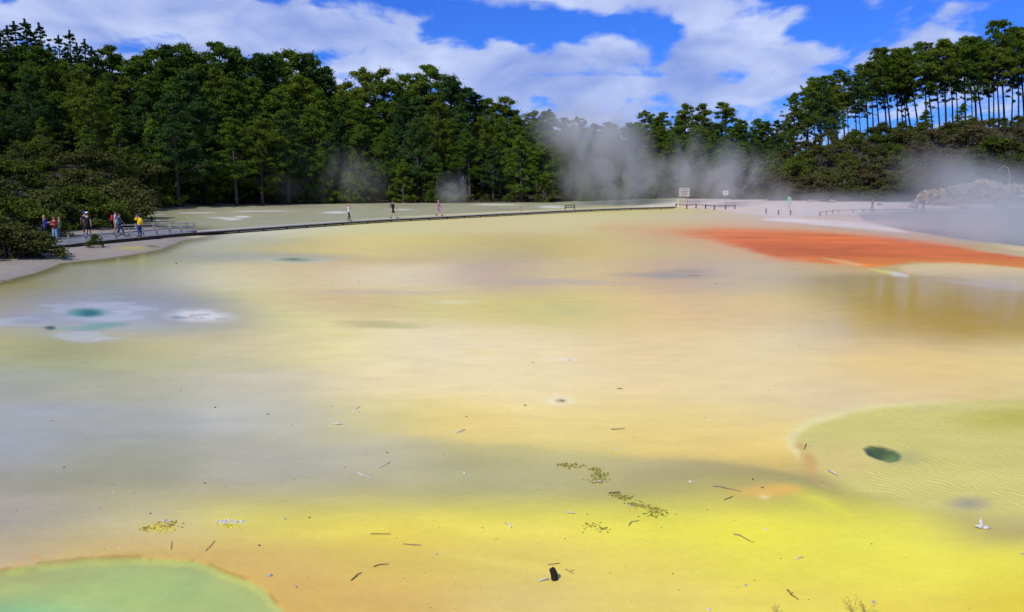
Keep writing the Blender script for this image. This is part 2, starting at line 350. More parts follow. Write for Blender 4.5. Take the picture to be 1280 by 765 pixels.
    c = blob(c, x, y, 238, 395, 44, 8.5, (222, 220, 210), .75 , .3)
    cr = fbm(X * 1.6, Y * 1.6, 77)
    a = smooth((1.2 - np.hypot((x - 240) / 40, (y - 395) / 7)) * 2) * smooth((cr + 0.02) * 6) * .7
    c = c * (1 - a[..., None]) + lin((165, 150, 130)) * a[..., None]
    c = blob(c, x, y, 212, 397, 12, 2, (110, 130, 150), .8, .4)
    # small vent in the middle
    c = blob(c, px, py, 700, 501, 20, 6.5, (232, 220, 178), .75, .3); c = blob(c, px, py, 701, 501, 9, 3, (170, 148, 55), .9, .2); c = blob(c, px, py, 703, 501, 3.5, 1.5, (100, 85, 25), .9, .3)
    c = blob(c, x, y, 698, 449, 22, 3, (232, 222, 190), .7)
    # pale veil in the middle band of yellow, orange smudge
    c = blob(c, x, y, 945, 618, 48, 9, (230, 180, 80), .75, .1); c = blob(c, x, y, 968, 617, 20, 5, (230, 166, 70), .6)
    c = blob(c, px, py, 955, 621, 9, 3, (238, 215, 140), .8)
    c = blob(c, x, y, 1010, 630, 60, 8, (236, 228, 40), .3, 0, 0.3)
    c = blob(c, x, y, 600, 705, 110, 8, (232, 212, 100), .4, 0, 0.15); c = blob(c, x, y, 420, 670, 60, 10, (228, 208, 85), .4)
    c = blob(c, px, py, 200, 659, 28, 7, (215, 198, 60), .6); c = blob(c, px, py, 288, 652, 24, 7, (224, 212, 60), .8)
    # basin at right
    sb = sdf(BASIN, px + 9 * w3 + 4 * w2, py + 3 * w4, 2.0)
    inb = smooth((6 - sb) / np.interp(py, [560, 640], [16, 60]))
    bc = lin((202, 190, 98)) * np.ones_like(c)
    bc = blob(bc, x, y, 1250, 520, 90, 22, (180, 170, 55), .9); bc = blob(bc, x, y, 1040, 575, 70, 30, (212, 188, 108), .8)
    bc = blob(bc, x, y, 1150, 570, 60, 25, (200, 186, 92), .6); bc = blob(bc, x, y, 1200, 626, 34, 11, (150, 140, 120), .8); bc = blob(bc, x, y, 1060, 620, 70, 10, (178, 172, 88), .8)
    bc = blob(bc, x, y, 1190, 505, 90, 6, (205, 195, 110), .7)
    c = c * (1 - inb[..., None]) + bc * inb[..., None]
    rim = np.exp(-((sb + 2) / 8) ** 2) * smooth((1240 - px) / 150) * 0.8 * smooth((585 - py) / 40 + (px < 1000) * .5)
    c = c * (1 - rim[..., None]) + lin((226, 212, 140)) * rim[..., None]
    c = blob(c, x, y, 998, 574, 12, 16, (204, 160, 78), .85, .1, -.3); c = blob(c, x, y, 990, 556, 10, 5, (204, 156, 78), .8)
    c = blob(c, x, y, 1012, 602, 16, 3, (222, 175, 100), .7, 0, .5)
    c = blob(c, px, py, 1130, 572, 38, 14, (160, 160, 95), .6)
    # orange field
    c = patch(c, x, y, [(760, 284), (900, 280), (1080, 288), (1080, 335), (960, 318), (820, 298)], (215, 152, 92), (40, 50), .7)
    d = sdf(ORANGE, x, py + 1.6 * w4, 3.0)
    a = smooth((8 - d) / np.interp(py, [280, 300, 330], [44, 26, 12])) * smooth((x - 775) / 150)
    orange = a
    oc = lin((204, 106, 40)) * (1 + 0.32 * fbm(X * 0.16, Y * 0.4, 51) + .16 * fbm(X * .8, Y * 1.6, 52))[..., None] + np.clip((300 - py) / 20, 0, 1)[..., None] * np.array([0.04, 0.06, 0.02]) + smooth((py - 318) / 14)[..., None] * np.array([0.03, 0.06, 0.0])  # top band paled to paint in the mist over it
    c = c * (1 - a[..., None]) + oc * a[..., None]
    c = blob(c, x, y, 1010, 325, 50, 6, (222, 130, 65), .75)
    # pale shelf right of the orange
    c = patch(c, x, y, [(1130, 334), (1180, 329), (1240, 332), (1300, 338), (1450, 352), (1450, 385), (1290, 360), (1200, 349), (1140, 344)], (214, 188, 125), (8, 6), .9)
    c = patch(c, x, y, [(1180, 350), (1280, 358), (1400, 372), (1400, 379), (1280, 363), (1200, 354)], (206, 188, 150), (3, 8), .6)
    c = patch(c, px, py, [(1028, 322.5), (1058, 326), (1078, 331), (1076, 333), (1050, 328.5)], (222, 180, 120), (1.5, 4), .5)
    c = patch(c, px, py, [(1100, 338), (1116, 339.5), (1136, 343.5), (1134, 346.5), (1118, 345)], (232, 226, 208), (2, 3), .8)
    c = patch(c, px, py, [(1086, 336), (1110, 339), (1118, 342), (1105, 342)], (220, 205, 70), (1, 3), .8)
    # teal lake
    d = sdf(TEAL, px + 4 * w3, py + 0.5 * w4, 3.0); a = smooth((3 - d) / 8)
    lake = a
    c = c * (1 - a[..., None]) + lin((40, 84, 86)) * a[..., None]
    c = patch(c, px, py, [(955, 274.5), (985, 273.5), (1025, 275.5), (1080, 279), (1120, 286), (1135, 291), (1100, 289), (1040, 283), (1000, 278)], (226, 216, 202), (2, 5), .95)
    c = blob(c, px, py, 1060, 279, 110, 5, (205, 180, 165), .5)
    c = patch(c, px, py, [(1000, 281), (1080, 285), (1180, 297), (1280, 315), (1280, 320), (1150, 298), (1060, 288)], (176, 150, 95), (3, 5), .55)
    # right shore, pinkish white sinter
    d = sdf(RSHORE, x, py + .5 * w4, 3.0); a = smooth((6 - d) / 10)
    c = c * (1 - a[..., None]) + (lin((196, 180, 166)) * (1 + 0.1 * st)[..., None]) * a[..., None]
    c = blob(c, x, py, 940, 251, 70, 3, (222, 212, 198), .8); c = blob(c, x, py, 1180, 258, 90, 5, (205, 180, 145), .6)
    c = patch(c, px, py, [(745, 258), (790, 254.5), (845, 254), (848, 258), (800, 259)], (222, 214, 196), (1, 3), .9)
    # terrace beyond the boardwalk
    d = sdf(CREST, px, py, 3.0); a = smooth((3 - d) / 5)
    tc_ = lin((160, 158, 122)) * (1 + .12 * st + .1 * st2)[..., None]
    c = c * (1 - a[..., None]) + tc_ * a[..., None]
    for (cx, cy, rx, ry) in [(192, 275.3, 12, 1.5), (178, 268, 30, 1.2), (290, 273.8, 14, 1.6), (303, 271, 12, 1.5), (275, 272.3, 18, .9), (245, 266, 30, .8), (420, 265.5, 20, 1.6), (500, 262, 20, .8), (560, 252.8, 70, 1.0), (690, 259, 20, 1.4), (330, 264, 50, .7), (620, 257, 30, .7), (255, 257.5, 60, .8), (480, 255, 40, .7)]:
        c = blob(c, px, py, cx, cy, rx, ry, (222, 218, 208), .85, .3)
    for (cx, cy, rx, ry) in [(230, 262, 60, 2), (360, 259, 70, 1.5), (520, 258, 90, 1.2), (640, 262, 60, 1.2)]:
        c = blob(c, px, py, cx, cy, rx, ry, (135, 130, 112), .6)
    # sandy bank at left with a damp olive margin
    d = sdf(SHORE, px + 3 * w3, py + 0.8 * w4, 3.0)
    a = smooth((26 - d) / 26) * smooth((300 - px) / 60)
    c = c * (1 - (a * .9)[..., None]) + lin((112, 104, 50)) * (a * .9)[..., None]
    bank = smooth((2 - d) / 4)
    sc = lin((146, 137, 124)) * (1 + .1 * st + .12 * st2)[..., None]
    sc = blob(sc, px, py, 165, 312, 26, 2.5, (165, 158, 85), .9, .2); sc = blob(sc, px, py, 190, 309.5, 10, 1.2, (88, 84, 50), .9, .2)
    sc = blob(sc, px, py, 245, 296, 22, 2, (200, 190, 150), .7)
    c = c * (1 - bank[..., None]) + sc * bank[..., None]
    # orange-brown lip beside the green pool
    w5 = fbm(X * 4.5, Y * 4.5, 66, 4); dg = sdf(GPOOL, px + 6 * w3 + 5 * w5, py + 2.5 * w4 + 3 * w5, 1.6)
    a = np.exp(-np.clip(dg, 0, None) / 42) * smooth((px - 60) / 150) * .25
    c = c * (1 - a[..., None]) + lin((212, 165, 68)) * a[..., None]
    for (cx, cy, rx, ry) in [(10, 710, 16, 3), (45, 697, 10, 2.5), (300, 722, 12, 3), (22, 705, 8, 2)]:
        c = blob(c, px, py, cx, cy, rx, ry, (220, 150, 72), .6)
    gp = smooth((1.0 - dg) / 3)
    gc = lin((168, 182, 98)) * np.ones_like(c)
    gc = blob(gc, x, y, 190, 740, 160, 38, (164, 184, 96), .8)
    gc = blob(gc, x, y, 40, 790, 150, 45, (118, 182, 124), 1.0)
    cl = fbm(X * 1.6, Y * 1.6, 61, 5)[..., None]
    gc = gc * (1 + .14 * cl) + np.array([.03, .0, -.02]) * cl
    gc = blob(gc, x, y, 60, 722, 110, 12, (164, 166, 88), .7)
    ee = np.exp(-np.clip(-dg, 0, None) / 14) * .75
    gc = gc * (1 - ee[..., None]) + lin((164, 160, 84)) * ee[..., None]
    c = c * (1 - gp[..., None]) + gc * gp[..., None]
    a = np.exp(-((dg - 1) / 2.6) ** 2) * (0.25 + .75 * smooth(w5 * 4 + .5)) * .6
    c = c * (1 - a[..., None]) + lin((138, 118, 52)) * a[..., None]
    # hole, shadow of its left and top wall painted dark
    dh = sdf(HOLE, px + 1.5 * w3, py, 2.0); hole = smooth((0.5 - dh) / 14)
    hc = blob(lin((66, 84, 52)) * np.ones_like(c), px, py, 1112, 571, 18, 7, (112, 132, 74), .95)
    ha = smooth((3 - dh) / 6)
    c = c * (1 - ha[..., None]) + hc * ha[..., None]
    # soil under the shrubs and forest
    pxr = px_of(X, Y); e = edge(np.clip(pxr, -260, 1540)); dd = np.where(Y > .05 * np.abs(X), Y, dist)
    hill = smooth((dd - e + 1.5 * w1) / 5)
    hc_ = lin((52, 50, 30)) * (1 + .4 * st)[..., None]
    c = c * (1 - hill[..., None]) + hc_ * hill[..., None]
    # heights of the flats
    z = terrain(X, Y)
    z = z + bank * 0.10 * smooth(-d / 12) 
    z = z - 0.05 * smooth((3 - dg) / 12)
    z = z - hole * 0.11 + 0.012 * rim
    z = z - 0.03 * lake
    flat = 1 - hill
    z = z + flat * 0.004 * fbm(X * .8, Y * .8, 91)
    wet = np.clip(1 - bank - hill, 0, 1) * (1 - smooth((6 - sdf(RSHORE, px, py, 3.0)) / 10)) 
    calm = 0.30 + 0.58 * smooth((px - 900) / 200) * smooth((py - 335) / 15) * smooth((470 - py) / 60) + .45 * smooth((300 - px) / 150) * smooth((450 - py) / 100) + .4 * gp + .3 * lake
    ripm = inb * (1 - hole) * smooth((px - 1040) / 60) * np.clip(.35 + 1.6 * vnoise(X * 1.1, Y * 1.1, 88) - .3, 0, 1) * smooth((655 - py) / 40)
    col = np.clip(c, 0.004, 0.88)
    return z, col, wet * np.clip(calm, 0, 1) * (1 - .7 * orange), ripm, gp, lake, hill

# polar sheet round the viewpoint, fine where the picture looks
ths = [math.atan((p - 640) / (F / CP)) for p in np.arange(-262, 1543, 3.0)]
lo, hi = ths[0], ths[-1]
rest = np.linspace(hi, lo + 2 * math.pi, 60)[1:-1]
TH = np.array(ths + list(rest))
rows = np.concatenate([np.arange(860, 330, -2.0), np.arange(330, 252, -1.0), np.arange(252, 232, -1.6), [230, 228, 226, 224.5, 223.5]])
RR = np.array([0.4, 1.5, 3.0, 4.5] + [H / math.tan(math.atan((r - 382.5) / F) + PITCH) for r in rows] + [6000.0])
RR = RR[np.concatenate([[True], np.diff(RR) > 0])]
T, RG = np.meshgrid(TH, RR)
GX, GY = RG * np.sin(T), RG * np.cos(T)
Z, COL, WET, RIP, GP, LAKE, HILL = ground_arrays(GX, GY)
nr, nt_ = GX.shape
V = np.stack([GX, GY, Z], -1).reshape(-1, 3)
V = np.concatenate([V, [[0, 0, Z[0].mean()]]])
ii, jj = np.meshgrid(np.arange(nr - 1), np.arange(nt_), indexing='ij')
jn = (jj + 1) % nt_
Q = np.stack([ii * nt_ + jj, ii * nt_ + jn, (ii + 1) * nt_ + jn, (ii + 1) * nt_ + jj], -1).reshape(-1, 4)[:, ::-1]
def qmean(a): 
    a = a.reshape(-1); return a[Q].mean(1)
fg, fl, fh = qmean(GP), qmean(LAKE), qmean(HILL)
kindf = np.where(fh > .5, 3, np.where(fl > .5, 2, np.where(fg > .5, 1, 0)))

def ground_material(name, bump_s=0.35, gloss=1.0):
    m, nt, out = new_mat(name); L = nt.links
    p = N(nt, 'ShaderNodeBsdfPrincipled'); p.inputs['IOR'].default_value = 1.33
    at_ = N(nt, 'ShaderNodeAttribute', attribute_name='mineral'); wt = N(nt, 'ShaderNodeAttribute', attribute_name='wet'); rp_ = N(nt, 'ShaderNodeAttribute', attribute_name='ripple')
    geo = N(nt, 'ShaderNodeNewGeometry')
    n1 = N(nt, 'ShaderNodeTexNoise'); n1.inputs['Scale'].default_value = 1.3; n1.inputs['Detail'].default_value = 8; n1.inputs['Roughness'].default_value = .62
    mp = N(nt, 'ShaderNodeMapping'); mp.inputs['Scale'].default_value = (0.6, 1.2, 1)
    L.new(geo.outputs['Position'], mp.inputs['Vector']); L.new(mp.outputs[0], n1.inputs['Vector'])
    n2 = N(nt, 'ShaderNodeTexNoise'); n2.inputs['Scale'].default_value = 9; n2.inputs['Detail'].default_value = 9; n2.inputs['Roughness'].default_value = .72
    L.new(geo.outputs['Position'], n2.inputs['Vector'])
    r1 = N(nt, 'ShaderNodeMapRange'); r1.inputs['From Min'].default_value = .3; r1.inputs['From Max'].default_value = .7; r1.inputs['To Min'].default_value = .93; r1.inputs['To Max'].default_value = 1.06
    L.new(n1.outputs['Fac'], r1.inputs['Value'])
    r2 = N(nt, 'ShaderNodeMapRange'); r2.inputs['From Min'].default_value = .3; r2.inputs['From Max'].default_value = .7; r2.inputs['To Min'].default_value = .94; r2.inputs['To Max'].default_value = 1.05
    L.new(n2.outputs['Fac'], r2.inputs['Value'])
    mu = N(nt, 'ShaderNodeMath', operation='MULTIPLY'); L.new(r1.outputs[0], mu.inputs[0]); L.new(r2.outputs[0], mu.inputs[1])
    # ripples of the basin, bright glints on their crests painted into the colour
    mp2 = N(nt, 'ShaderNodeMapping'); mp2.inputs['Rotation'].default_value = (0, 0, R(-37))
    L.new(geo.outputs['Position'], mp2.inputs['Vector'])
    wv = N(nt, 'ShaderNodeTexWave', wave_type='BANDS', bands_direction='X'); wv.inputs['Scale'].default_value = 3.0; wv.inputs['Distortion'].default_value = 14; wv.inputs['Detail'].default_value = 4; wv.inputs['Detail Scale'].default_value = .6
    L.new(mp2.outputs[0], wv.inputs['Vector'])
    wr = N(nt, 'ShaderNodeMapRange'); wr.inputs['From Min'].default_value = .5; wr.inputs['To Min'].default_value = .98; wr.inputs['To Max'].default_value = 1.2; L.new(wv.outputs['Fac'], wr.inputs['Value'])
    wm = N(nt, 'ShaderNodeMix', data_type='FLOAT'); wm.inputs['A'].default_value = 1.0
    L.new(rp_.outputs['Fac'], wm.inputs['Factor']); L.new(wr.outputs[0], wm.inputs['B'])
    mu2 = N(nt, 'ShaderNodeMath', operation='MULTIPLY'); L.new(mu.outputs[0], mu2.inputs[0]); L.new(wm.outputs['Result'], mu2.inputs[1])
    sc = N(nt, 'ShaderNodeVectorMath', operation='SCALE'); L.new(at_.outputs['Color'], sc.inputs[0]); L.new(mu2.outputs[0], sc.inputs['Scale'])
    L.new(sc.outputs[0], p.inputs['Base Color'])
    # shallow water sheen: smoother where calm
    rr = N(nt, 'ShaderNodeMapRange'); rr.inputs['To Min'].default_value = 0.55; rr.inputs['To Max'].default_value = 0.04; L.new(wt.outputs['Fac'], rr.inputs['Value'])
    L.new(rr.outputs[0], p.inputs['Roughness'])
    sp = N(nt, 'ShaderNodeMapRange'); sp.inputs['To Min'].default_value = 0.10 * gloss; sp.inputs['To Max'].default_value = 0.5 * gloss; sp.inputs['From Max'].default_value = .5
    L.new(wt.outputs['Fac'], sp.inputs['Value']); L.new(sp.outputs[0], p.inputs['Specular IOR Level'])
    # surface ripples
    n3 = N(nt, 'ShaderNodeTexNoise'); n3.inputs['Scale'].default_value = 5.0; n3.inputs['Detail'].default_value = 3
    L.new(geo.outputs['Position'], n3.inputs['Vector'])
    wa = N(nt, 'ShaderNodeMath', operation='MULTIPLY'); L.new(wv.outputs['Fac'], wa.inputs[0]); L.new(rp_.outputs['Fac'], wa.inputs[1])
    wa2 = N(nt, 'ShaderNodeMath', operation='MULTIPLY_ADD'); wa2.inputs[1].default_value = .7; L.new(wa.outputs[0], wa2.inputs[0]); L.new(n3.outputs['Fac'], wa2.inputs[2])
    b = N(nt, 'ShaderNodeBump'); b.inputs['Strength'].default_value = bump_s; b.inputs['Distance'].default_value = 0.012
    L.new(wa2.outputs[0], b.inputs['Height']); L.new(b.outputs[0], p.inputs['Normal'])
    L.new(p.outputs[0], out.inputs['Surface'])
    return m
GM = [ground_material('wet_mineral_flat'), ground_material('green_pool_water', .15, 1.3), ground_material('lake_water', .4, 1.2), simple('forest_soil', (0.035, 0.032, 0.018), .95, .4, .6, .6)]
for k, nm in enumerate(['mineral_flat', 'green_pool_water', 'lake_water', 'hillside_ground']):
    sel = Q[kindf == k]
    used, invi = np.unique(sel, return_inverse=True)
    vs = V[used]; me = mesh_np(nm, vs, invi.reshape(-1, 4), GM[k], True)
    colr = np.concatenate([COL.reshape(-1, 3), [COL[0].mean(0)]])[used]
    ca = me.color_attributes.new('mineral', 'FLOAT_COLOR', 'POINT')
    ca.data.foreach_set('color', np.concatenate([colr, np.ones((len(colr), 1))], 1).astype(np.float32).ravel())
    for an, arr in (('wet', WET), ('ripple', RIP)):
        fa = me.attributes.new(an, 'FLOAT', 'POINT'); fa.data.foreach_set('value', np.concatenate([arr.ravel(), [0]])[used].astype(np.float32))
    prop(link(nm, me), kind='structure')

# ---------------------------------------------------------------- foliage
def leaves(centers, radii, n, size, g, flat=0.7, aspect=0.55, up=0.35):
    """leaf quads spread through clumps; centers (k,3), radii (k,)"""
    k = len(centers); tot = k * n
    c = np.repeat(centers, n, 0); r = np.repeat(radii, n)
    d = g.normal(size=(tot, 3)); d /= np.linalg.norm(d, axis=1)[:, None]
    q = np.abs(g.normal(size=tot)) * .34 + g.random(tot) * .52
    p = c + d * (r * q)[:, None] * [1, 1, flat]
    nrm = d * 0.55 + g.normal(size=(tot, 3)) * 0.55 + [0, 0, up]; nrm /= np.linalg.norm(nrm, axis=1)[:, None]
    t = np.cross(nrm, g.normal(size=(tot, 3))); t /= np.linalg.norm(t, axis=1)[:, None]
    b = np.cross(nrm, t)
    s = size * (0.6 + 0.8 * g.random(tot))[:, None]
    t = t * s; b = b * s * aspect
    v = np.stack([p - t - b * .6, p + t * .3 - b, p + t + b * .3, p - t * .2 + b], 1).reshape(-1, 3)
    f = np.arange(tot * 4).reshape(-1, 4)
    return v, f
def tree_proto(kind, seed, Ht=20.0):
    g = np.random.default_rng(seed)
    cs = []; rs = []; limbs = MB()
    lean = g.uniform(-.03, .03, 2) * Ht
    if kind == 'ridge': lean = np.array([-g.uniform(.12, .32) * Ht, g.uniform(-.04, .04) * Ht])
    def axis(t): return np.array([lean[0] * t ** 1.15, lean[1] * t, Ht * t])
    base_r = {'pine': .30, 'spire': .28, 'ridge': .19, 'young': .2}[kind]
    limbs.tube([axis(t) + [0, 0, -1.0 if t == 0 else 0] for t in np.linspace(0, .95, 9)], [base_r * (1.05 - t) + .03 for t in np.linspace(0, .95, 9)], 7)
    def add(t, az, R_, r, droop=0.0, limb=True):
        a = axis(t); p = a + [R_ * math.cos(az), R_ * math.sin(az), R_ * (.25 - droop) + g.uniform(-.2, .2)]
        cs.append(p); rs.append(r)
        if limb and R_ > .8:
            limbs.tube([a - [0, 0, .1 * R_], a + (p - a) * .55 + [0, 0, -.05 * R_], p], [.07 * (1.1 - t) + .03, .05 * (1.1 - t) + .02, .02], 5, False)
    def bough(t, az, R_, r, k, rise=.18):
        a = axis(min(t, .97)); tip = a + np.array([R_ * math.cos(az), R_ * math.sin(az), R_ * rise + g.uniform(-.2, .3)])
        for i in range(k):
            f_ = 1 - i * .27; p = a + (tip - a) * f_ + g.normal(size=3) * .22 * R_ * .4
            cs.append(p); rs.append(r * g.uniform(.8, 1.2) * (1 - .08 * i))
        if R_ > .8: limbs.tube([a - [0, 0, .1 * R_], a + (tip - a) * .55 + [0, 0, -.04 * R_], tip], [.075 * (1.1 - t) + .03, .05 * (1.1 - t) + .02, .02], 5, False)
    if kind == 'pine':
        t0 = g.uniform(.10, .30); pw = (g.uniform(1.0, 1.5) if seed % 3 == 0 else g.uniform(1.8, 3.4)); Rx = g.uniform(4.6, 6.0)
        for _ in range(92):
            t = t0 + (1 - t0) * g.random() ** .95; u = (t - t0) / (1 - t0)
            Rm = Rx * (1 - u ** pw) ** .8 * (.6 + .4 * min(1, u * 5)) + .3
            bough(t, g.uniform(0, 6.3), Rm * g.uniform(.5, 1.08), g.uniform(.55, 1.3) * (1.1 - .35 * u), 3 if Rm > 2 else 2)
        for _ in range(5): add(g.uniform(.94, 1.0), g.uniform(0, 6.3), g.uniform(0, .5), g.uniform(.35, .6), 0, False)
        v, f = leaves(np.array(cs), np.array(rs), 88, .165, g, .72, .4)
    elif kind == 'spire':
        for i in range(34):
            t = .06 + .94 * i / 34; u = i / 34
            Rm = 3.7 * (1 - u) ** .9 + .25; m = 8 if u < .5 else (6 if u < .8 else 4)
            a0 = g.uniform(0, 6.3)
            for k in range(m):
                az = a0 + k * 2 * math.pi / m + g.uniform(-.3, .3)
                bough(t, az, Rm * g.uniform(.6, 1.1), (.28 + .5 * (1 - u)) * g.uniform(.8, 1.2), 2 if u < .85 else 1, -.22)
        for k in range(5): cs.append(axis(.96 + .012 * k)); rs.append(.22 - .03 * k)
        v, f = leaves(np.array(cs), np.array(rs), 40, .16, g, .5, .4)
    elif kind == 'ridge':
        t0 = g.uniform(.40, .56); pw = g.uniform(1.5, 2.6)
        for _ in range(66):
            t = t0 + (1 - t0) * g.random() ** .85; u = (t - t0) / (1 - t0)
            Rm = 4.9 * (1 - u ** pw) ** .75 * (.55 + .45 * min(1, u * 3)) + .35
            bough(t, g.uniform(0, 6.3), Rm * g.uniform(.45, 1.1), g.uniform(.45, 1.05), 3 if Rm > 2 else 2, .16)
        for _ in range(int(g.integers(0, 4))):
            bough(g.uniform(.30, t0), g.uniform(0, 6.3), g.uniform(1.0, 2.4), g.uniform(.4, .6), 2)
        for _ in range(6):
            t = g.uniform(.2, t0); az = g.uniform(0, 6.3); a = axis(t)
            limbs.tube([a, a + np.array([math.cos(az), math.sin(az), .15]) * g.uniform(.4, 1.3)], [.035, .012], 4)
        v, f = leaves(np.array(cs), np.array(rs), 78, .165, g, .72, .4)
    else:
        for _ in range(64):
            t = .03 + .97 * g.random(); u = t
            Rm = 4.4 * (1 - u ** 1.3) ** .85 + .3
            bough(t, g.uniform(0, 6.3), Rm * g.uniform(.5, 1.08), g.uniform(.6, 1.0) * (1.15 - .5 * u), 3, .12)
        for _ in range(5): add(g.uniform(.92, 1.0), g.uniform(0, 6.3), g.uniform(0, .4), g.uniform(.35, .6), 0, False)
        v, f = leaves(np.array(cs), np.array(rs), 90, .165, g, .72, .4)
    mat = {'pine': [M_pine, M_pine_y, M_pine_d, M_pine][seed % 4], 'spire': M_dark, 'ridge': [M_ridge, M_pine_d, M_pine_y][seed % 3], 'young': [M_pine, M_pine_y][seed % 2]}[kind]
    crown = mesh_np('crown', v, f, mat)
    tr = mesh_np('trunk', limbs.v, limbs.f, M_barkr if kind == 'ridge' else M_bark, True)
    return crown, tr, Ht
def shrub_proto(seed, mat, rad=2.6, ht=3.6, n=34, tufts=150):
    g = np.random.default_rng(seed); cs = []; rs = []; mb = MB()
    lob = g.uniform(0, 6.3, 3)
    for _ in range(n):
        az = g.uniform(0, 6.3); el = g.random() ** .8 * math.pi / 2; k = 1 + .18 * math.sin(2 * az + lob[0]) + .14 * math.sin(3 * az + lob[1])
        sh_ = g.uniform(.72, 1.0)
        cs.append(np.array([rad * k * math.cos(el) * math.cos(az) * sh_, rad * k * math.cos(el) * math.sin(az) * sh_, .25 + (ht - .7) * math.sin(el) * sh_ * (1 + .15 * math.sin(3 * az + lob[2]))])); rs.append(g.uniform(.5, 1.05))
    for i in range(9):
        p = cs[i * 3 % n]
        mb.tube([(p[0] * .12, p[1] * .12, -.5), (p[0] * .4, p[1] * .4, p[2] * .5), tuple(p)], [.07, .045, .015], 5, False)
    v, f = leaves(np.array(cs), np.array(rs), tufts, .105, g, .62, .6, .6)
    return mesh_np('foliage', v, f, mat), mesh_np('stem', mb.v, mb.f, M_stem, True), ht

trees = []          # (object, kind, row, px, top py)
def plant(name, pr, px, d, top_py=None, hgt=None, rz=None, parts=('crown', 'trunk'), wide=1.0, tilt=(0, 0)):
    crown, trunk, Ht = pr
    x, y, _ = at(px, YH, d); g0 = float(terrain(x, y)) - .15
    if hgt is None: hgt = at(px, top_py, d)[2] - g0
    o = empty(name, (x, y, g0), random.uniform(0, 6.28) if rz is None else rz)
    s = hgt / Ht; o.scale = (s * wide, s * wide, s)
    o.rotation_euler.x, o.rotation_euler.y = tilt
    link(parts[0], crown, o); link(parts[1], trunk, o)
    return o

SKY = ([-140, -60, 0, 40, 60, 100, 140, 175, 210, 250, 300, 340, 385, 415, 450, 500, 545, 580, 640, 690, 740, 790, 850, 900, 940, 985],
       [30, 28, 34, 30, 26, 40, 66, 74, 68, 62, 60, 74, 68, 88, 100, 88, 94, 116, 132, 144, 155, 146, 142, 138, 151, 162])
P_pine = [tree_proto('pine', s) for s in (1, 2, 3, 4, 5, 6, 7, 8, 9)]
P_spire = [tree_proto('spire', s) for s in (11, 12, 13)]
P_ridge = [tree_proto('ridge', s) for s in (21, 22, 23, 24, 25, 26, 27, 28)]
P_young = [tree_proto('young', s, 12.0) for s in (31, 32, 33)]
def dback(px): return float(np.interp(px, [-140, 150, 300, 420, 1000], [140, 148, 158, 172, 180]))

# row of the skyline
px = -130.0
sky_spires = [-110, -75, -40, -12, 2, 11, 22, 33, 42, 52, 60, 70, 86, 96, 106, 116, 128, 139, 148, 160]
for p in sky_spires:
    S = float(np.interp(p, *SKY))
    o = plant('spiky_conifer', random.choice(P_spire), p, dback(p) - random.uniform(0, 10), S + random.uniform(-6, 12), wide=random.uniform(1.0, 1.25))
    trees.append((o, 'spire', 'skyline', p))
for p in (164, -25, 112, 30, 95, 135, 60, 8, 78, 148, -60, 180):
    o = plant('spiky_conifer', random.choice(P_spire), p, dback(p) - random.uniform(6, 16), float(np.interp(p, *SKY)) + random.uniform(18, 34), wide=.95)
    trees.append((o, 'spire', 'second', p))
px = 150
while px < 985:
    S = float(np.interp(px, *SKY))
    o = plant('pine_tree', random.choice(P_pine), px, dback(px) - random.uniform(0, 8), S + random.choice([random.uniform(-12, -3), random.uniform(-4, 12), random.uniform(0, 14)]), wide=random.uniform(1.05, 1.4))
    trees.append((o, 'pine', 'skyline', px)); px += random.uniform(17, 27)
px = -120
while px < 990:
    S = float(np.interp(px, *SKY))
    o = plant('pine_tree', random.choice(P_pine), px, dback(px) - random.uniform(13, 20), S + random.uniform(24, 42) * (1.0 if px < 560 else .6), wide=random.uniform(1.0, 1.3))
    trees.append((o, 'pine', 'middle', px)); px += random.uniform(21, 31)
px = -125
while px < 990:
    S = float(np.interp(px, *SKY))
    base = 200 if px < 250 else 240
    o = plant('pine_tree', random.choice(P_pine), px, dback(px) - random.uniform(24, 31), S + (base - S) * random.uniform(.33, .5), wide=random.uniform(1.0, 1.35))
    trees.append((o, 'pine', 'front', px)); px += random.uniform(26, 38)
px = 640
while px < 990:
    S = float(np.interp(px, *SKY))
    o = plant('pine_tree', random.choice(P_pine), px, dback(px) - random.uniform(7, 14), S + random.uniform(8, 26), wide=random.uniform(1.1, 1.45))
    trees.append((o, 'pine', 'middle', px)); px += random.uniform(20, 28)
px = 60
while px < 1000:
    S = float(np.interp(px, *SKY)); base = 200 if px < 250 else 243
    if not 575 < px < 660:
        o = plant('young_pine', random.choice(P_young), px, max(dback(px) - random.uniform(33, 37), float(edge(px)) + 3), S + (base - S) * random.uniform(.60, .74), wide=random.uniform(.9, 1.1))
        trees.append((o, 'young', 'low', px))
    px += random.uniform(38, 60)
px = 150
while px < 1000:
    S = float(np.interp(px, *SKY))
    o = plant('young_pine', random.choice(P_young), px, dback(px) + random.uniform(6, 12), S + (235 - S) * random.uniform(.14, .34), wide=1.2)
    trees.append((o, 'young', 'rear', px)); px += random.uniform(24, 32)
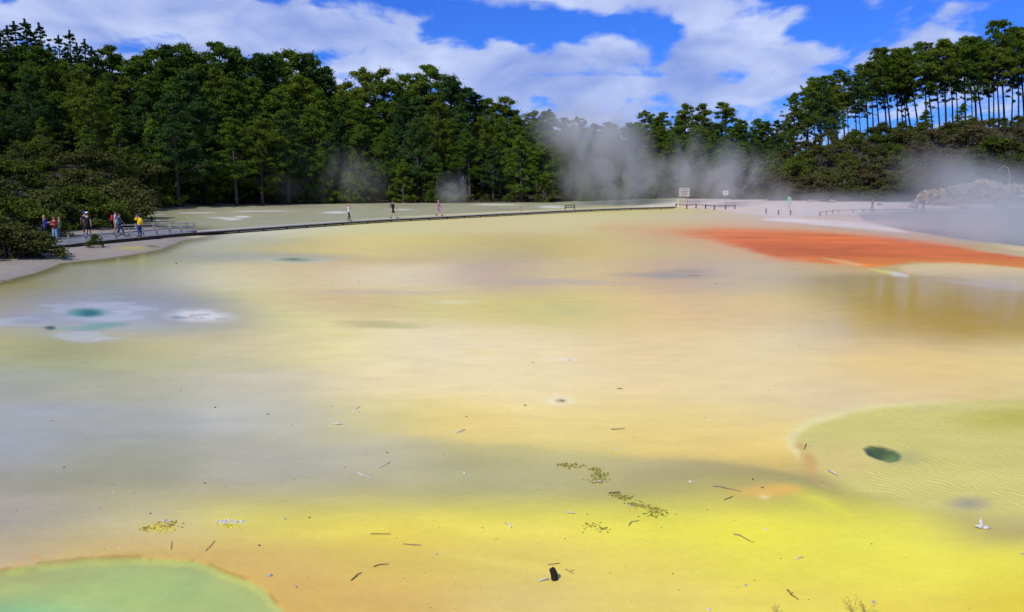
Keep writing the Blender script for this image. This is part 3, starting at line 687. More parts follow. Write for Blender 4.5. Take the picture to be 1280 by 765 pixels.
# right ridge
RS = ([985, 1010, 1050, 1090, 1120, 1160, 1200, 1232, 1260, 1300, 1420], [124, 92, 84, 64, 56, 50, 48, 24, 36, 28, 18])
px = 1012
while px < 1420:
    S = float(np.interp(px - 14, *RS))
    o = plant('ridge_pine', random.choice(P_ridge), px, random.uniform(163, 180), S + random.choice([random.uniform(-4, 10), random.uniform(10, 40)]), rz=random.uniform(-.5, .5), wide=random.uniform(.85, 1.1))
    trees.append((o, 'ridge', 'ridge', px)); px += random.uniform(4.5, 9.5)
for p, t, d in ((1006, 102, 160), (990, 116, 158), (1022, 100, 159), (1038, 108, 161), (1150, 138, 158), (1195, 132, 158)):
    o = plant('pine_tree', random.choice(P_pine if p < 1100 else P_young), p, d, t, wide=1.05 if p < 1100 else 1.3)
    trees.append((o, 'pine', 'ridge end', p))
# lower trees behind, between forest and ridge
for p in (955, 968, 980, 945):
    o = plant('pine_tree', random.choice(P_pine), p, 176 - random.uniform(0, 5), 150 + random.uniform(-4, 8), wide=1.1)
    trees.append((o, 'pine', 'middle', p))

ORD = ['', 'first', 'second', 'third', 'fourth', 'fifth', 'sixth', 'seventh', 'eighth', 'ninth', 'tenth', 'eleventh', 'twelfth', 'thirteenth', 'fourteenth', 'fifteenth', 'sixteenth', 'seventeenth', 'eighteenth', 'nineteenth']
TENS = {2: 'twent', 3: 'thirt', 4: 'fort', 5: 'fift', 6: 'sixt', 7: 'sevent', 8: 'eight', 9: 'ninet'}
def ordn(n):
    if n < 20: return ORD[n]
    t, u = divmod(n, 10)
    return TENS[t] + ('ieth' if u == 0 else 'y-' + ORD[u])
def number(items, fmt, cat, group):
    """items: list of (object, px); labels count from the left"""
    for i, (o, p) in enumerate(sorted(items, key=lambda q: q[1])):
        prop(o, fmt.format(ordn(i + 1)), cat, group)
def sel(k, r): return [(t[0], t[3]) for t in trees if t[1] == k and t[2] == r]
number(sel('spire', 'skyline'), 'dark spiky conifer against the sky, {} from the left of the pointed ones', 'conifer', 'pointed conifers on the left skyline')
number(sel('spire', 'second'), 'dark pointed conifer just below the left skyline, {} from the left', 'conifer', 'pointed conifers below the left skyline')
number(sel('pine', 'skyline'), 'round-topped pine on the forest skyline, {} from the left', 'pine tree', 'pines on the forest skyline')
number(sel('pine', 'middle'), 'green pine halfway up the forest, {} from the left in the middle row', 'pine tree', 'pines in the middle row')
number(sel('pine', 'front'), 'full green pine at the forest front, {} from the left', 'pine tree', 'pines in the front row')
number(sel('young', 'low'), 'low bushy pine at the forest foot, {} from the left', 'pine tree', 'low pines at the forest foot')
number(sel('young', 'rear'), 'shaded pine deep inside the forest behind the trunks, {} from the left', 'pine tree', 'pines deep in the forest')
number(sel('ridge', 'ridge'), 'slender bare-trunked pine leaning on the right ridge, {} from the left', 'pine tree', 'leaning pines on the right ridge')
number(sel('pine', 'ridge end'), 'pine leafy almost to the ground on the right ridge, {} from the left', 'pine tree', 'leafy pines among the ridge pines')

# shrubs
SH_o = [shrub_proto(s, M_shrub) for s in (41, 42, 43)]
SH_b = [shrub_proto(s, M_shrubb) for s in (51, 52)]
SH_g = [shrub_proto(s, M_shrubg) for s in (61, 62)]
shr = []
def shrub(px, d, h, pal, zone, wide=1.15):
    o = plant('shrub', random.choice(pal), px, d, hgt=h, parts=('foliage', 'stem'), wide=wide * random.uniform(.85, 1.2))
    shr.append((o, zone, px)); return o
# left hillside
for d, step, h in ((118, 24, 3.2), (105, 27, 3.2), (94, 30, 3.2), (83, 34, 3.2), (72, 40, 3.0)):
    px = -120 + random.uniform(0, 20)
    while px < 320:
        if d > edge(px) + 2: shrub(px, d + random.uniform(-4, 4), h * random.uniform(.65, 1.35), random.choice([SH_o, SH_o, SH_g]), 'left' if d > 90 else 'lowleft')
        px += step * random.uniform(.8, 1.2)
for p, d, h in ((-60, 47, 3.2), (-28, 44.5, 2.9), (0, 44, 2.4), (28, 45, 1.9), (12, 47, 2.4), (-10, 56, 3.4), (20, 60, 3.0), (85, 70, 3.6), (108, 71, 3.8), (135, 76, 3.6), (158, 80, 2.6), (60, 66, 3.2), (128, 70, 2.6), (150, 73, 2.0), (40, 58, 2.4)):
    shrub(p, d, h, random.choice([SH_o, SH_g]), 'bank')
# forest foot
for dd, step, h in ((4, 26, 2.3), (12, 27, 3.6), (20, 28, 4.8)):
    px = 165 + random.uniform(0, 10)
    while px < 985:
        k = .75 if 560 < px < 720 else (1.5 if px < 340 else 1.0)
        shrub(px, float(edge(px)) + dd + random.uniform(-1.5, 2), h * k * random.uniform(.75, 1.2), random.choice([SH_o, SH_o, SH_g, SH_b] if px < 820 else [SH_o, SH_o, SH_b]), 'foot' if dd < 10 else 'foot2')
        px += step * random.uniform(.75, 1.25)
# right slope
for t, step, h in ((.03, 26, 3.0), (.16, 27, 3.6), (.30, 28, 4.0), (.45, 28, 4.0), (.62, 28, 4.0), (.80, 27, 3.2), (.96, 24, 2.1)):
    px = 965 + random.uniform(0, 20)
    while px < 1430:
        e = float(edge(px)); L = float(np.interp(px, _lx, _ly))
        if not (1140 < px < 1310 and t < .1):
            pal = [SH_b, SH_o, SH_b] if t < .3 else [SH_o, SH_g, SH_g, SH_o, SH_b]
            shrub(px, e + 2 + (L - e - 2) * t + random.uniform(-2, 2), h * random.uniform(.75, 1.2), random.choice(pal), 'slope' if t < .3 else ('slope2' if t < .7 else 'slope3'))
        px += step * random.uniform(.75, 1.3)
# small shrub growing against the path
o = plant('shrub', SH_g[0], 119, 50.5, hgt=1.0, parts=('foliage', 'stem'), wide=.8); prop(o, 'small round green shrub growing against the path edge below the railing', 'shrub', 'shrubs')
x, y = G(119, 309.5, .1); o.location = (x, y, 0.0)
for z, txt, gp_ in (('left', 'olive shrub high on the left hillside under the conifers, {} from the left', 'shrubs on the left hillside'),
                 ('lowleft', 'olive shrub low on the left hillside behind the path, {} from the left', 'shrubs low on the left hillside'),
                 ('bank', 'dense green shrub beside the railed path, {} from the left', 'shrubs beside the railed path'),
                 ('foot', 'low shrub edging the terrace before the forest, {} from the left', 'shrubs edging the terrace'),
                 ('foot2', 'taller shrub behind the terrace edge under the pines, {} from the left', 'shrubs under the forest pines'),
                 ('slope', 'brown shrub low on the right slope, {} from the left', 'shrubs low on the right slope'),
                 ('slope2', 'green or brown shrub halfway up the right slope, {} from the left', 'shrubs halfway up the right slope'),
                 ('slope3', 'shrub high on the right slope below the leaning pines, {} from the left', 'shrubs high on the right slope')):
    number([(o, p) for o, zz, p in shr if zz == z], txt, 'shrub', gp_)

# ---------------------------------------------------------------- boardwalk, path and rails
def strip(pts, w, z, thick, name, mat, parent=None):
    P = [Vector((*G(p[0], p[1], z), z)) for p in pts]
    mb = MB(); L = []; Rr = []
    for i, p in enumerate(P):
        d = (P[min(i + 1, len(P) - 1)] - P[max(i - 1, 0)]).normalized(); nn = Vector((-d.y, d.x, 0))
        L.append(p + nn * w); Rr.append(p)
    n = len(P); vs = [tuple(q) for q in Rr + L] + [(q.x, q.y, q.z - thick) for q in Rr + L]
    fs = []
    for i in range(n - 1):
        fs += [[i, i + 1, n + i + 1, n + i], [2 * n + i, 3 * n + i, 3 * n + i + 1, 2 * n + i + 1], [i, 2 * n + i, 2 * n + i + 1, i + 1], [n + i, n + i + 1, 3 * n + i + 1, 3 * n + i]]
    fs += [[0, n, 3 * n, 2 * n], [n - 1, 3 * n - 1, 4 * n - 1, 2 * n - 1]]
    mb.add(vs, fs)
    return mb.build(name, mat, parent), P, L
def plank_mat(name, col, scale, ang=0.0):
    m, nt, out = new_mat(name); L = nt.links
    p = N(nt, 'ShaderNodeBsdfPrincipled'); p.inputs['Roughness'].default_value = .8; p.inputs['Specular IOR Level'].default_value = .2
    geo = N(nt, 'ShaderNodeNewGeometry'); mp = N(nt, 'ShaderNodeMapping'); mp.inputs['Rotation'].default_value = (0, 0, ang); L.new(geo.outputs['Position'], mp.inputs['Vector'])
    br = N(nt, 'ShaderNodeTexBrick'); br.inputs['Scale'].default_value = scale; br.inputs['Mortar Size'].default_value = .012; br.inputs['Brick Width'].default_value = 1.6; br.inputs['Row Height'].default_value = .16
    br.inputs['Color1'].default_value = (*[c * .88 for c in col], 1); br.inputs['Color2'].default_value = (*[min(1, c * 1.1) for c in col], 1); br.inputs['Mortar'].default_value = (.05, .045, .04, 1)
    L.new(mp.outputs[0], br.inputs['Vector']); L.new(br.outputs['Color'], p.inputs['Base Color']); L.new(p.outputs[0], out.inputs['Surface'])
    return m
M_plank = plank_mat('pale_grey_planks', (.42, .40, .37), 1.0, R(40))
M_path = plank_mat('grey_path_planks', (.20, .205, .215), 1.0, R(24))
bw = empty('boardwalk', (0, 0, 0))
prop(bw, 'long low pale boardwalk crossing the mineral flat from the railed path to the right shore', 'boardwalk')
bpts = [(246, 290.0), (300, 286.2), (360, 282), (430, 277.3), (490, 273.6), (560, 270.2), (640, 266.2), (700, 263.2), (740, 261.4), (790, 259.6), (845, 258.2)]
ob, BP, BL = strip(bpts, 1.35, .34, .07, 'planking', M_plank, bw)
mb = MB()
for a, b in zip(BP[:-1], BP[1:]):
    m_ = (a + b) / 2; d = b - a; mb.box((m_.x - d.y / d.length * .12 + 0, m_.y + .1, .19), (d.length, .06, .15), math.atan2(d.y, d.x))
    m2 = m_ + Vector((-d.y, d.x, 0)).normalized() * 1.15; mb.box((m2.x, m2.y, .19), (d.length, .06, .15), math.atan2(d.y, d.x))
mb.build('edge_beam', M_woodd, bw)
mb = MB()
tot = 0
for a, b in zip(BP[:-1], BP[1:]):
    k = max(1, int((b - a).length / 2.4))
    for i in range(k):
        q = a + (b - a) * (i / k); nn = Vector((-(b - a).y, (b - a).x, 0)).normalized()
        s_ = q + nn * .15; mb = MB(); mb.box((s_.x, s_.y, .05), (.12, .12, .4)); mb.build('support', M_woodd, bw)
# raised path at left
pth = empty('railed_path', (0, 0, 0)); prop(pth, 'wide grey raised path with tourists on it at the left shore', 'walkway')
nearp = [(20, 309), (62, 307.3), (87, 305.6), (107, 303), (127, 301), (145, 299.3), (180, 296.2), (212, 293), (246, 290)]
farp = [(246, 286.3), (212, 287.6), (180, 289), (145, 290.5), (107, 292), (60, 294), (20, 295)]
z = .34
ring = [Vector((*G(p[0], p[1], z), z)) for p in nearp + farp]
mb = MB(); n = len(ring)
mb.add([tuple(v) for v in ring], [list(range(n))]); mb.build('deck', M_path, pth)
mb = MB(); mb.add([(v.x, v.y, z - .004) for v in ring] + [(v.x, v.y, -.02) for v in ring], [[i, n + i, n + (i + 1) % n, (i + 1) % n] for i in range(n)]); mb.build('skirt', M_woodd, pth)  # solid dark sheet standing in for the shaded gap below the deck

def rail_fence(name, posts, z, h, rails, label, group=None, w=.10, mat=None, cat='railing'):
    mat = mat or M_wood
    e = empty(name, (0, 0, 0)); prop(e, label, cat, group); P = []
    for (a, b) in posts:
        x, y = G(a, b, z); P.append(Vector((x, y, z)))
        m = MB(); m.box((x, y, z + h / 2 - .05), (w, w, h + .1), .5, .92); m.build('post', mat, e)
    for rh in rails:
        for a, b in zip(P[:-1], P[1:]):
            m = MB(); c = (a + b) / 2; d = b - a
            m.box((c.x, c.y + .07, z + h * rh), (d.length + .08, .04, .09), math.atan2(d.y, d.x)); m.build('rail', mat, e)
    return e
rail_fence('railing', [(62.5, 306.3), (86, 304.6), (107.5, 301.6), (127.5, 299.8), (145, 298.2), (162, 296.7), (179.5, 295), (196, 293.5), (212, 291.8), (227, 290.6), (242.5, 289.4)], .34, .60, [.62], 'low grey post and rail fence along the water side of the path', w=.14)
rail_fence('railing', [(148, 289.6), (170, 288.9), (192.5, 288.2), (214.5, 287.3), (232.5, 286.8), (243.5, 286.6)], .34, .60, [.85, .45], 'grey wooden railing on the far side of the path beside the terrace', w=.13)
rail_fence('railing', [(706.5, 261.5), (718, 260.7)], .34, .55, [.9, .4], 'short dark rail between two posts on the boardwalk', mat=M_woodd)
m = MB(); x, y = G(651, 264.2, .34); m.box((x, y, .34 + .28), (.16, .16, .6), .3, .9); o = m.build('marker_post', simple('yellowish_post', (.35, .28, .08), .8), None); prop(o, 'single short yellowish post on the boardwalk left of the short rail', 'post')
rail_fence('railing', [(845, 259), (858.5, 260.8), (870, 260.2), (882, 260.6), (893, 262), (907, 261.5), (918.5, 261.3)], .05, .62, [.8], 'dark post and rail fence where the boardwalk meets the white shore', mat=M_woodd, w=.13)
for i, (a, b) in enumerate([(957.5, 266.3), (973, 268), (988, 268.4)]):
    m = MB(); x, y = G(a, b, .05); m.box((x, y, .3), (.14, .14, .7), .3, .9); o = m.build('marker_post', M_woodd)
    prop(o, ['short dark post in the mist, leftmost of three below the person in green', 'short dark post in the mist, middle of three below the person in green', 'short dark post in the mist directly below the person in green'][i], 'post', 'short posts on the misty shore')
rail_fence('railing', [(1025, 269.3), (1033, 268), (1041, 267.2), (1048, 266.5), (1066, 266), (1079, 265.8), (1092, 265.8), (1106, 265.6), (1120, 265.6), (1134, 265.6), (1150, 265.7), (1165, 265.8), (1180, 266)], .08, .5, [.75], 'low dark rail fence along the edge of the steaming blue lake', mat=M_woodd, w=.12)

# signs
def sign(px, top, bot, left, right, d, foot, facecol, label, nlines, frame=None):
    x, y, zc = at((left + right) / 2, (top + bot) / 2, d); W = (right - left) / F * d; Hh = (bot - top) / F * d
    gz = float(terrain(x, y)) - .1
    e = empty('signboard', (x, y, gz)); prop(e, label, 'sign')
    m = MB(); m.box((0, 0, zc - gz), (W, .05, Hh)); m.build('panel', facecol, e)
    for s in ((-.36, .36) if W > 1.1 else (0,)):
        m = MB(); m.box((s * W, .075, (zc - gz) / 2), (.09, .09, (zc - gz) + Hh * .4)); m.build('post', M_wood, e)
    m = MB()
    for k in range(nlines):
        lw = W * (.7 if k else .5) * random.uniform(.8, 1.05)
        m.box((random.uniform(-.03, .03), -.029, zc - gz + Hh * (.30 - .6 * k / max(1, nlines - 1))), (lw, .008, Hh * .07))
    m.build('lettering', simple('faded_lettering', (.16, .16, .2), .8, .1), e)
sign(855, 235, 245.5, 848.8, 861.8, 127, 250, simple('faded_board', (.42, .38, .33), .8, .2, 3), 'large faded square board standing in steam behind the shore railing', 4)
sign(907, 238.2, 244, 903.6, 910.4, 127, 249, simple('white_sign_face', (.8, .8, .8), .6, .05), 'small bright white sign on the pale mound', 4)

# ---------------------------------------------------------------- rocks at the right shore
g = np.random.default_rng(99)
def rock_mesh(nm, w, dp, h, seed, mat, sub=4):
    bm = bmesh.new(); bmesh.ops.create_icosphere(bm, subdivisions=sub, radius=1)
    for v in bm.verts:
        p = v.co.copy()
        n1_ = mnoise.noise(p * 1.3 + Vector((seed, 0, 0))); n2_ = mnoise.noise(p * 3.1 + Vector((0, seed, 0))); n3_ = mnoise.noise(p * 7.5 + Vector((0, 0, seed)))
        cell = mnoise.cell(p * 2.4 + Vector((seed, seed, 0)))
        vd = mnoise.voronoi(p * 2.0 + Vector((seed, 0, 1)))[0]; vd2 = mnoise.voronoi(p * 5.0 + Vector((0, seed, 1)))[0]
        p *= 1 + .35 * n1_ + .2 * n2_ + .08 * n3_ + .28 * min(.5, vd[1] - vd[0]) + .16 * min(.4, vd2[1] - vd2[0]) + .12 * mnoise.noise(Vector((p.x * 2, p.y * 2, p.z * 9 + seed))) - .05
        v.co = Vector((p.x * w, p.y * dp, max(p.z, -.3) * h))
    me = bpy.data.meshes.new(nm); bm.to_mesh(me); bm.free(); me.materials.append(mat); return me
labels_r = ['pale tan rock face, leftmost below the brown shrubs', 'tall pale rock crag in the middle of the right shore cliff', 'broad cream rock mass, highest of the cliff beside the steam', 'pale rock slab running out of the picture at far right', 'low tan boulder at the foot of the cliff']
for i, (a, t, d, w, dp, mx_) in enumerate([(1162, 233, 113, 1.8, 1.6, 0), (1195, 229, 113.5, 2.8, 2.0, 0), (1228, 223, 114, 4.2, 2.6, 0), (1278, 228, 112.5, 4.4, 2.6, 0), (1180, 249, 110.5, 1.5, 1.0, 0)]):
    x, y, zt = at(a, t, d); gz = float(terrain(x, y))
    o = link('rock', rock_mesh('rock', w, dp, (zt - gz) * .85, i * 7.3 + 2, M_rock, 5)); o.location = (x, y, gz)
    prop(o, labels_r[i], 'rock', 'rocks of the right shore cliff')
for i, (a, t, d, w) in enumerate([(1140, 256, 108, .5), (1100, 254, 112, .4), (1040, 251, 119, .6), (1012, 252, 122, .45), (1205, 257, 106, .6), (1250, 256, 106, .8)]):
    x, y, zt = at(a, t, d); gz = float(terrain(x, y))
    o = link('rock', rock_mesh('rock', w, w, w * .7, i * 3.3 + 50, M_rock, 3)); o.location = (x, y, gz)
    prop(o, 'small pale stone lying on the pinkish shore, %s from the left' % ordn([4, 3, 2, 1, 5, 6][i]), 'rock', 'small stones on the right shore')
# arched bare branch above the cliff
x, y, z0 = at(1263, 213, 112); gz = float(terrain(x, y))
m = MB(); zt = z0 - gz
m.tube([(0, 0, 0), (.05, 0, zt * .5), (.0, 0, zt * .85), (-.35, 0, zt * 1.08), (-1.0, 0, zt * 1.13), (-1.7, 0, zt * 1.0)], [.035, .032, .03, .028, .024, .015], 6)
o = m.build('dead_branch', M_pale, None, True); o.location = (x, y, gz); prop(o, 'pale bare arched branch above the cliff at far right', 'branch')

# ---------------------------------------------------------------- people
def skin_obj(name, verts, edges, radii, mat, parent, sub=1, root=0, keep=False):
    me = bpy.data.meshes.new(name + '_cage'); me.from_pydata([tuple(v) for v in verts], edges, [])
    tmp = bpy.data.objects.new('cage', me); C.objects.link(tmp)
    tmp.modifiers.new('s', 'SKIN'); sv = me.skin_vertices[0].data
    for i, r in enumerate(radii):
        sv[i].radius = r if hasattr(r, '__len__') else (r, r)
        sv[i].use_root = (i == root)
    if sub: md = tmp.modifiers.new('u', 'SUBSURF'); md.levels = sub; md.render_levels = sub
    dg = bpy.context.evaluated_depsgraph_get()
    out = bpy.data.meshes.new_from_object(tmp.evaluated_get(dg)); out.name = name
    bpy.data.objects.remove(tmp); bpy.data.meshes.remove(me)
    out.materials.clear(); out.materials.append(mat)
    out.polygons.foreach_set('use_smooth', [True] * len(out.polygons))
    return out if keep else link(name, out, parent)
_mats = {}
def cm(rgb, rough=.85):
    k = tuple(rgb)
    if k not in _mats: _mats[k] = simple('cloth_%d' % len(_mats), tuple(rgb), rough, .2, 12, .3)
    return _mats[k]
M_skin = simple('skin', (.48, .28, .19), .55, .06, 6, .05, .4)
M_face = simple('face_detail', (.05, .03, .025), .5, .05)
def person(px, py, z, ht, face, label, top, bottom, hair=(.03, .02, .012), stride=0.0, arms='down', shorts=False, sleeves=False, hat=None, shoes=(.05, .05, .05), longhair=False, skirt=False, at_d=None):
    if at_d is None: x, y = G(px, py, z)
    else: x, y, _ = at(px, py, at_d)
    s = ht / 1.74
    e = empty('person', (x, y, z), face); e.scale = (s, s, s)
    prop(e, label, 'person', 'tourists')
    st = stride
    foot = lambda sd: (.09 * sd, st * .42 * sd, .07 if sd * st <= 0 or abs(st) < .1 else .075)
    J = {}
    for sd in (-1, 1):
        fy = st * .40 * sd
        J['hip', sd] = (.085 * sd, 0, .90)
        J['knee', sd] = (.095 * sd, fy * .55 + .035 + (.05 if fy < 0 else 0), .49)
        J['ank', sd] = (.10 * sd, fy, .085 + (.04 if fy < -.1 else 0))
        J['toe', sd] = (.115 * sd, fy + .17, .035)
        J['sh', sd] = (.185 * sd, 0, 1.43)
        if arms == 'down':
            J['el', sd] = (.245 * sd, -fy * .35 - .03, 1.15); J['wr', sd] = (.245 * sd, -fy * .8 + .06, .91)
        elif arms == 'hold':       # something held in front of the chest
            J['el', sd] = (.235 * sd, .06, 1.17); J['wr', sd] = (.10 * sd, .28, 1.22)
        else:                       # camera to the face
            J['el', sd] = (.25 * sd, .16, 1.30); J['wr', sd] = (.08 * sd, .24, 1.50)
        J['w2', sd] = tuple(Vector(J['wr', sd]) + (Vector(J['wr', sd]) - Vector(J['el', sd])).normalized() * .085)
    V_ = [(0, 0, .95), (0, .01, 1.08), (0, .015, 1.25), (0, 0, 1.40), (0, 0, 1.49), (0, .012, 1.56), (0, .02, 1.64), (0, .012, 1.70)]
    Rr_ = [(.135, .105), (.115, .09), (.14, .10), (.13, .085), .05, .062, .088, .07]
    E_ = [(i, i + 1) for i in range(7)]
    for sd in (-1, 1):
        b = len(V_); V_ += [J['hip', sd], J['knee', sd], J['ank', sd], J['toe', sd]]; Rr_ += [.082, .056, .038, .034]; E_ += [(0, b), (b, b + 1), (b + 1, b + 2), (b + 2, b + 3)]
        b = len(V_); V_ += [J['sh', sd], J['el', sd], J['wr', sd], J['w2', sd]]; Rr_ += [.052, .038, .026, .036]; E_ += [(3, b), (b, b + 1), (b + 1, b + 2), (b + 2, b + 3)]
        w = Vector(J['w2', sd]); d = (w - Vector(J['wr', sd])).normalized(); sidev = d.cross(Vector((sd, 0, .2))).normalized(); inn = Vector((-sd, 0, 0))
        for k in range(4):
            c0 = w + d * .03 + sidev * (k - 1.5) * .021; Lf = [.055, .066, .06, .045][k]
            c1 = c0 + d * Lf * .6; c2 = c1 + (d * .7 + inn * .6).normalized() * Lf * .55
            q = len(V_); V_ += [tuple(c0), tuple(c1), tuple(c2)]; Rr_ += [.010, .009, .008]; E_ += [(b + 3, q), (q, q + 1), (q + 1, q + 2)]
        th0 = Vector(J['wr', sd]) + d * .04 - sidev * .035; th1 = th0 - sidev * .025 + d * .03; th2 = th1 + d * .03
        q = len(V_); V_ += [tuple(th1), tuple(th2)]; Rr_ += [.011, .009]; E_ += [(b + 2, q), (q, q + 1)]
    body = skin_obj('body', V_, E_, Rr_, M_skin, e, 1)
    bm = bmesh.new(); bm.from_mesh(body.data)
    def bl(c, r, mi):
        k = bmesh.ops.create_uvsphere(bm, u_segments=8, v_segments=6, radius=1.0)
        for v in k['verts']:
            v.co = Vector((v.co.x * r[0] + c[0], v.co.y * r[1] + c[1], v.co.z * r[2] + c[2]))
            for f in v.link_faces: f.material_index = mi
    bl((0, .115, 1.625), (.013, .022, .024), 0)
    for sd in (-1, 1):
        bl((.032 * sd, .098, 1.652), (.012, .008, .007), 1); bl((.088 * sd, .01, 1.635), (.012, .022, .03), 0)
    bl((0, .100, 1.588), (.026, .008, .006), 1)
    bm.to_mesh(body.data); bm.free(); body.data.materials.append(M_face)
    # shirt
    V2 = [(0, 0, .84), (0, 0, .94), (0, .01, 1.08), (0, .015, 1.25), (0, 0, 1.40), (0, 0, 1.465)]; R2 = [(.168, .140), (.165, .135), (.150, .122), (.163, .122), (.148, .102), .062]; E2 = [(0, 1), (1, 2), (2, 3), (3, 4), (4, 5)]
    for sd in (-1, 1):
        el, sh = Vector(J['el', sd]), Vector(J['sh', sd]); b = len(V2)
        V2 += [tuple(sh)]; R2 += [.068]; E2 += [(4, b)]
        if sleeves: V2 += [tuple(el), tuple(el + (Vector(J['wr', sd]) - el) * .9)]; R2 += [.052, .040]; E2 += [(b, b + 1), (b + 1, b + 2)]
        else: V2 += [tuple(sh + (el - sh) * .7)]; R2 += [.058]; E2 += [(b, b + 1)]
    skin_obj('jacket' if sleeves else 'shirt', V2, E2, R2, cm(top), e, 1)
    V3 = [(0, 0, 1.04), (0, 0, .90)]; R3 = [(.146, .118), (.148, .122)]; E3 = [(0, 1)]
    for sd in (-1, 1):
        kn, an, hp = Vector(J['knee', sd]), Vector(J['ank', sd]), Vector(J['hip', sd]); b = len(V3)
        V3 += [tuple(hp - Vector((0, 0, .06)))]; R3 += [.102]; E3 += [(1, b)]
        if shorts: V3 += [tuple(hp + (kn - hp) * .88)]; R3 += [.088]; E3 += [(b, b + 1)]
        else: V3 += [tuple(kn), tuple(kn + (an - kn) * .92)]; R3 += [.074, .060]; E3 += [(b, b + 1), (b + 1, b + 2)]
    skin_obj('shorts' if shorts else 'trousers', V3, E3, R3, cm(bottom), e, 1)
    m = MB(); m.ball((0, -.012, 1.675), (.098, .108, .088), 12, 8, .03)
    if longhair: m.ball((0, -.06, 1.58), (.085, .06, .14), 10, 8, .05)
    m.build('hair', cm(hair), e, True)
    if hat:
        m = MB(); m.ball((0, -.005, 1.715), (.108, .118, .075), 12, 6); m.box((0, .12, 1.70), (.15, .13, .015)); m.build('cap', cm(hat), e, True)
    for sd in (-1, 1):
        a, t = Vector(J['ank', sd]), Vector(J['toe', sd]); m = MB(); m.tube([tuple(a + Vector((0, -.05, -.035))), tuple(a + Vector((0, .04, -.03))), tuple(t + Vector((0, 0, .005))), tuple(t + Vector((0, .07, -.005)))], [.045, .052, .048, .03], 8)
        m.build('shoe', cm(shoes), e, True)
    return e, s
def carried(e, s, name, label, cat, mbuild, mat, group=None):
    o = mbuild.build(name, mat, None, True); o.location = e.location; o.rotation_euler = e.rotation_euler; o.scale = e.scale
    prop(o, label, cat, group); return o
def backpack(e, s, col, label):
    m = MB(); m.ball((0, -.20, 1.24), (.15, .10, .24), 10, 8, .04); m.ball((0, -.28, 1.16), (.11, .05, .12), 8, 6)
    for sd in (-1, 1): m.tube([(.09 * sd, -.13, 1.40), (.10 * sd, .02, 1.50), (.10 * sd, .14, 1.36), (.12 * sd, .05, 1.12), (.11 * sd, -.14, 1.08)], [.018] * 5, 6)
    carried(e, s, 'backpack', label, 'backpack', m, cm(col))
W_ = .34
person(14.5, 303.0, .3, 1.65, R(-60), 'person in a purple top half hidden behind shrubs at far left', (.10, .06, .30), (.03, .03, .05), hair=(.02, .015, .02), at_d=58)
person(33.5, 303.0, .3, 1.68, R(-70), 'person in black and white behind shrubs, second from the far left', (.02, .02, .02), (.03, .03, .03), hair=(.4, .38, .36), sleeves=True, at_d=58)
e, s = person(57.5, 299.6, W_, 1.66, R(-80), 'person with fair hair and blue jacket holding a white paper on the path', (.07, .05, .32), (.015, .015, .03), hair=(.42, .20, .06), arms='hold', sleeves=True, longhair=True)
m = MB(); m.box((0, .36, 1.26), (.34, .24, .012)); carried(e, s, 'paper_map', 'white paper held open by the fair-haired person in blue', 'paper', m, cm((.8, .8, .82)))
person(70, 303.0, W_, 1.72, R(-170), 'person in a dark red top and pale blue jeans standing on the path', (.20, .02, .03), (.18, .34, .50), hair=(.12, .05, .03), arms='hold', sleeves=True)
person(76, 299.8, W_, 1.60, R(120), 'person in a green top partly behind the one in dark red', (.12, .26, .10), (.02, .03, .05), hair=(.20, .10, .04), arms='hold')
person(107.5, 293.6, W_, 1.74, R(30), 'person with a blue cap mostly hidden behind the one in black', (.03, .03, .06), (.02, .02, .03), hat=(.03, .05, .45), stride=.5)
person(110.8, 297.0, W_, 1.80, R(10), 'person in black shirt and shorts with a white cap seen from behind', (.008, .008, .012), (.006, .006, .006), shorts=True, hat=(.75, .76, .8), stride=.45)
e, s = person(145.8, 294.0, W_, 1.80, R(-60), 'dark-haired person in white shirt and khaki trousers on the path', (.45, .45, .52), (.22, .18, .12), stride=.55)
backpack(e, s, (.45, .02, .05), 'red backpack on the person in the white shirt')
e, s = person(150.5, 295.6, W_, 1.70, R(-75), 'person in a teal shirt and dark blue trousers walking on the path', (.05, .13, .20), (.02, .03, .10), stride=.8)
e, s = person(175.3, 296.0, W_, 1.62, R(60), 'person in a bright yellow jacket and dark blue jeans by the railing', (.80, .52, .015), (.02, .04, .18), hair=(.03, .02, .015), arms='camera', sleeves=True)
m = MB(); m.ball((0, -.20, 1.22), (.17, .12, .26), 10, 8, .05); carried(e, s, 'backpack', 'bright yellow covered backpack on the person in yellow', 'backpack', m, cm((.82, .58, .02)))
person(436.3, 276.0, W_, 1.62, R(-95), 'person in white top and dark trousers walking on the boardwalk', (.62, .62, .72), (.02, .03, .035), hair=(.40, .25, .08), stride=.45, arms='camera', hat=(.45, .33, .10))
e, s = person(491.6, 272.8, W_, 1.78, R(-95), 'person in black shirt and shorts striding along the boardwalk', (.015, .015, .03), (.008, .008, .008), shorts=True, stride=.95)
backpack(e, s, (.02, .02, .05), 'dark backpack on the person striding on the boardwalk')
e, s = person(548.3, 269.8, W_, 1.72, R(-90), 'person in lilac pink shirt and shorts walking far along the boardwalk', (.50, .16, .42), (.35, .14, .30), shorts=True, stride=.85, hair=(.3, .25, .22))
person(986.2, 260.6, .55, 1.74, R(175), 'person in a bright green shirt and light blue shorts on the misty shore', (.12, .55, .25), (.25, .50, .62), shorts=True, stride=.2, at_d=107)
person(1090, 264.5, .25, 1.60, R(100), 'person in dark brown clothes by the lake railing', (.07, .035, .035), (.05, .03, .03), sleeves=True, stride=.3)
person(1145.3, 264.0, .28, 1.76, R(150), 'person in grey with a pale hat, left of the pair by the cliff', (.22, .20, .26), (.14, .13, .20), hat=(.6, .55, .45), sleeves=True)
person(1153.4, 264.4, .28, 1.80, R(-165), 'person in dark clothes, right of the pair by the cliff', (.10, .035, .06), (.03, .03, .07), sleeves=True)

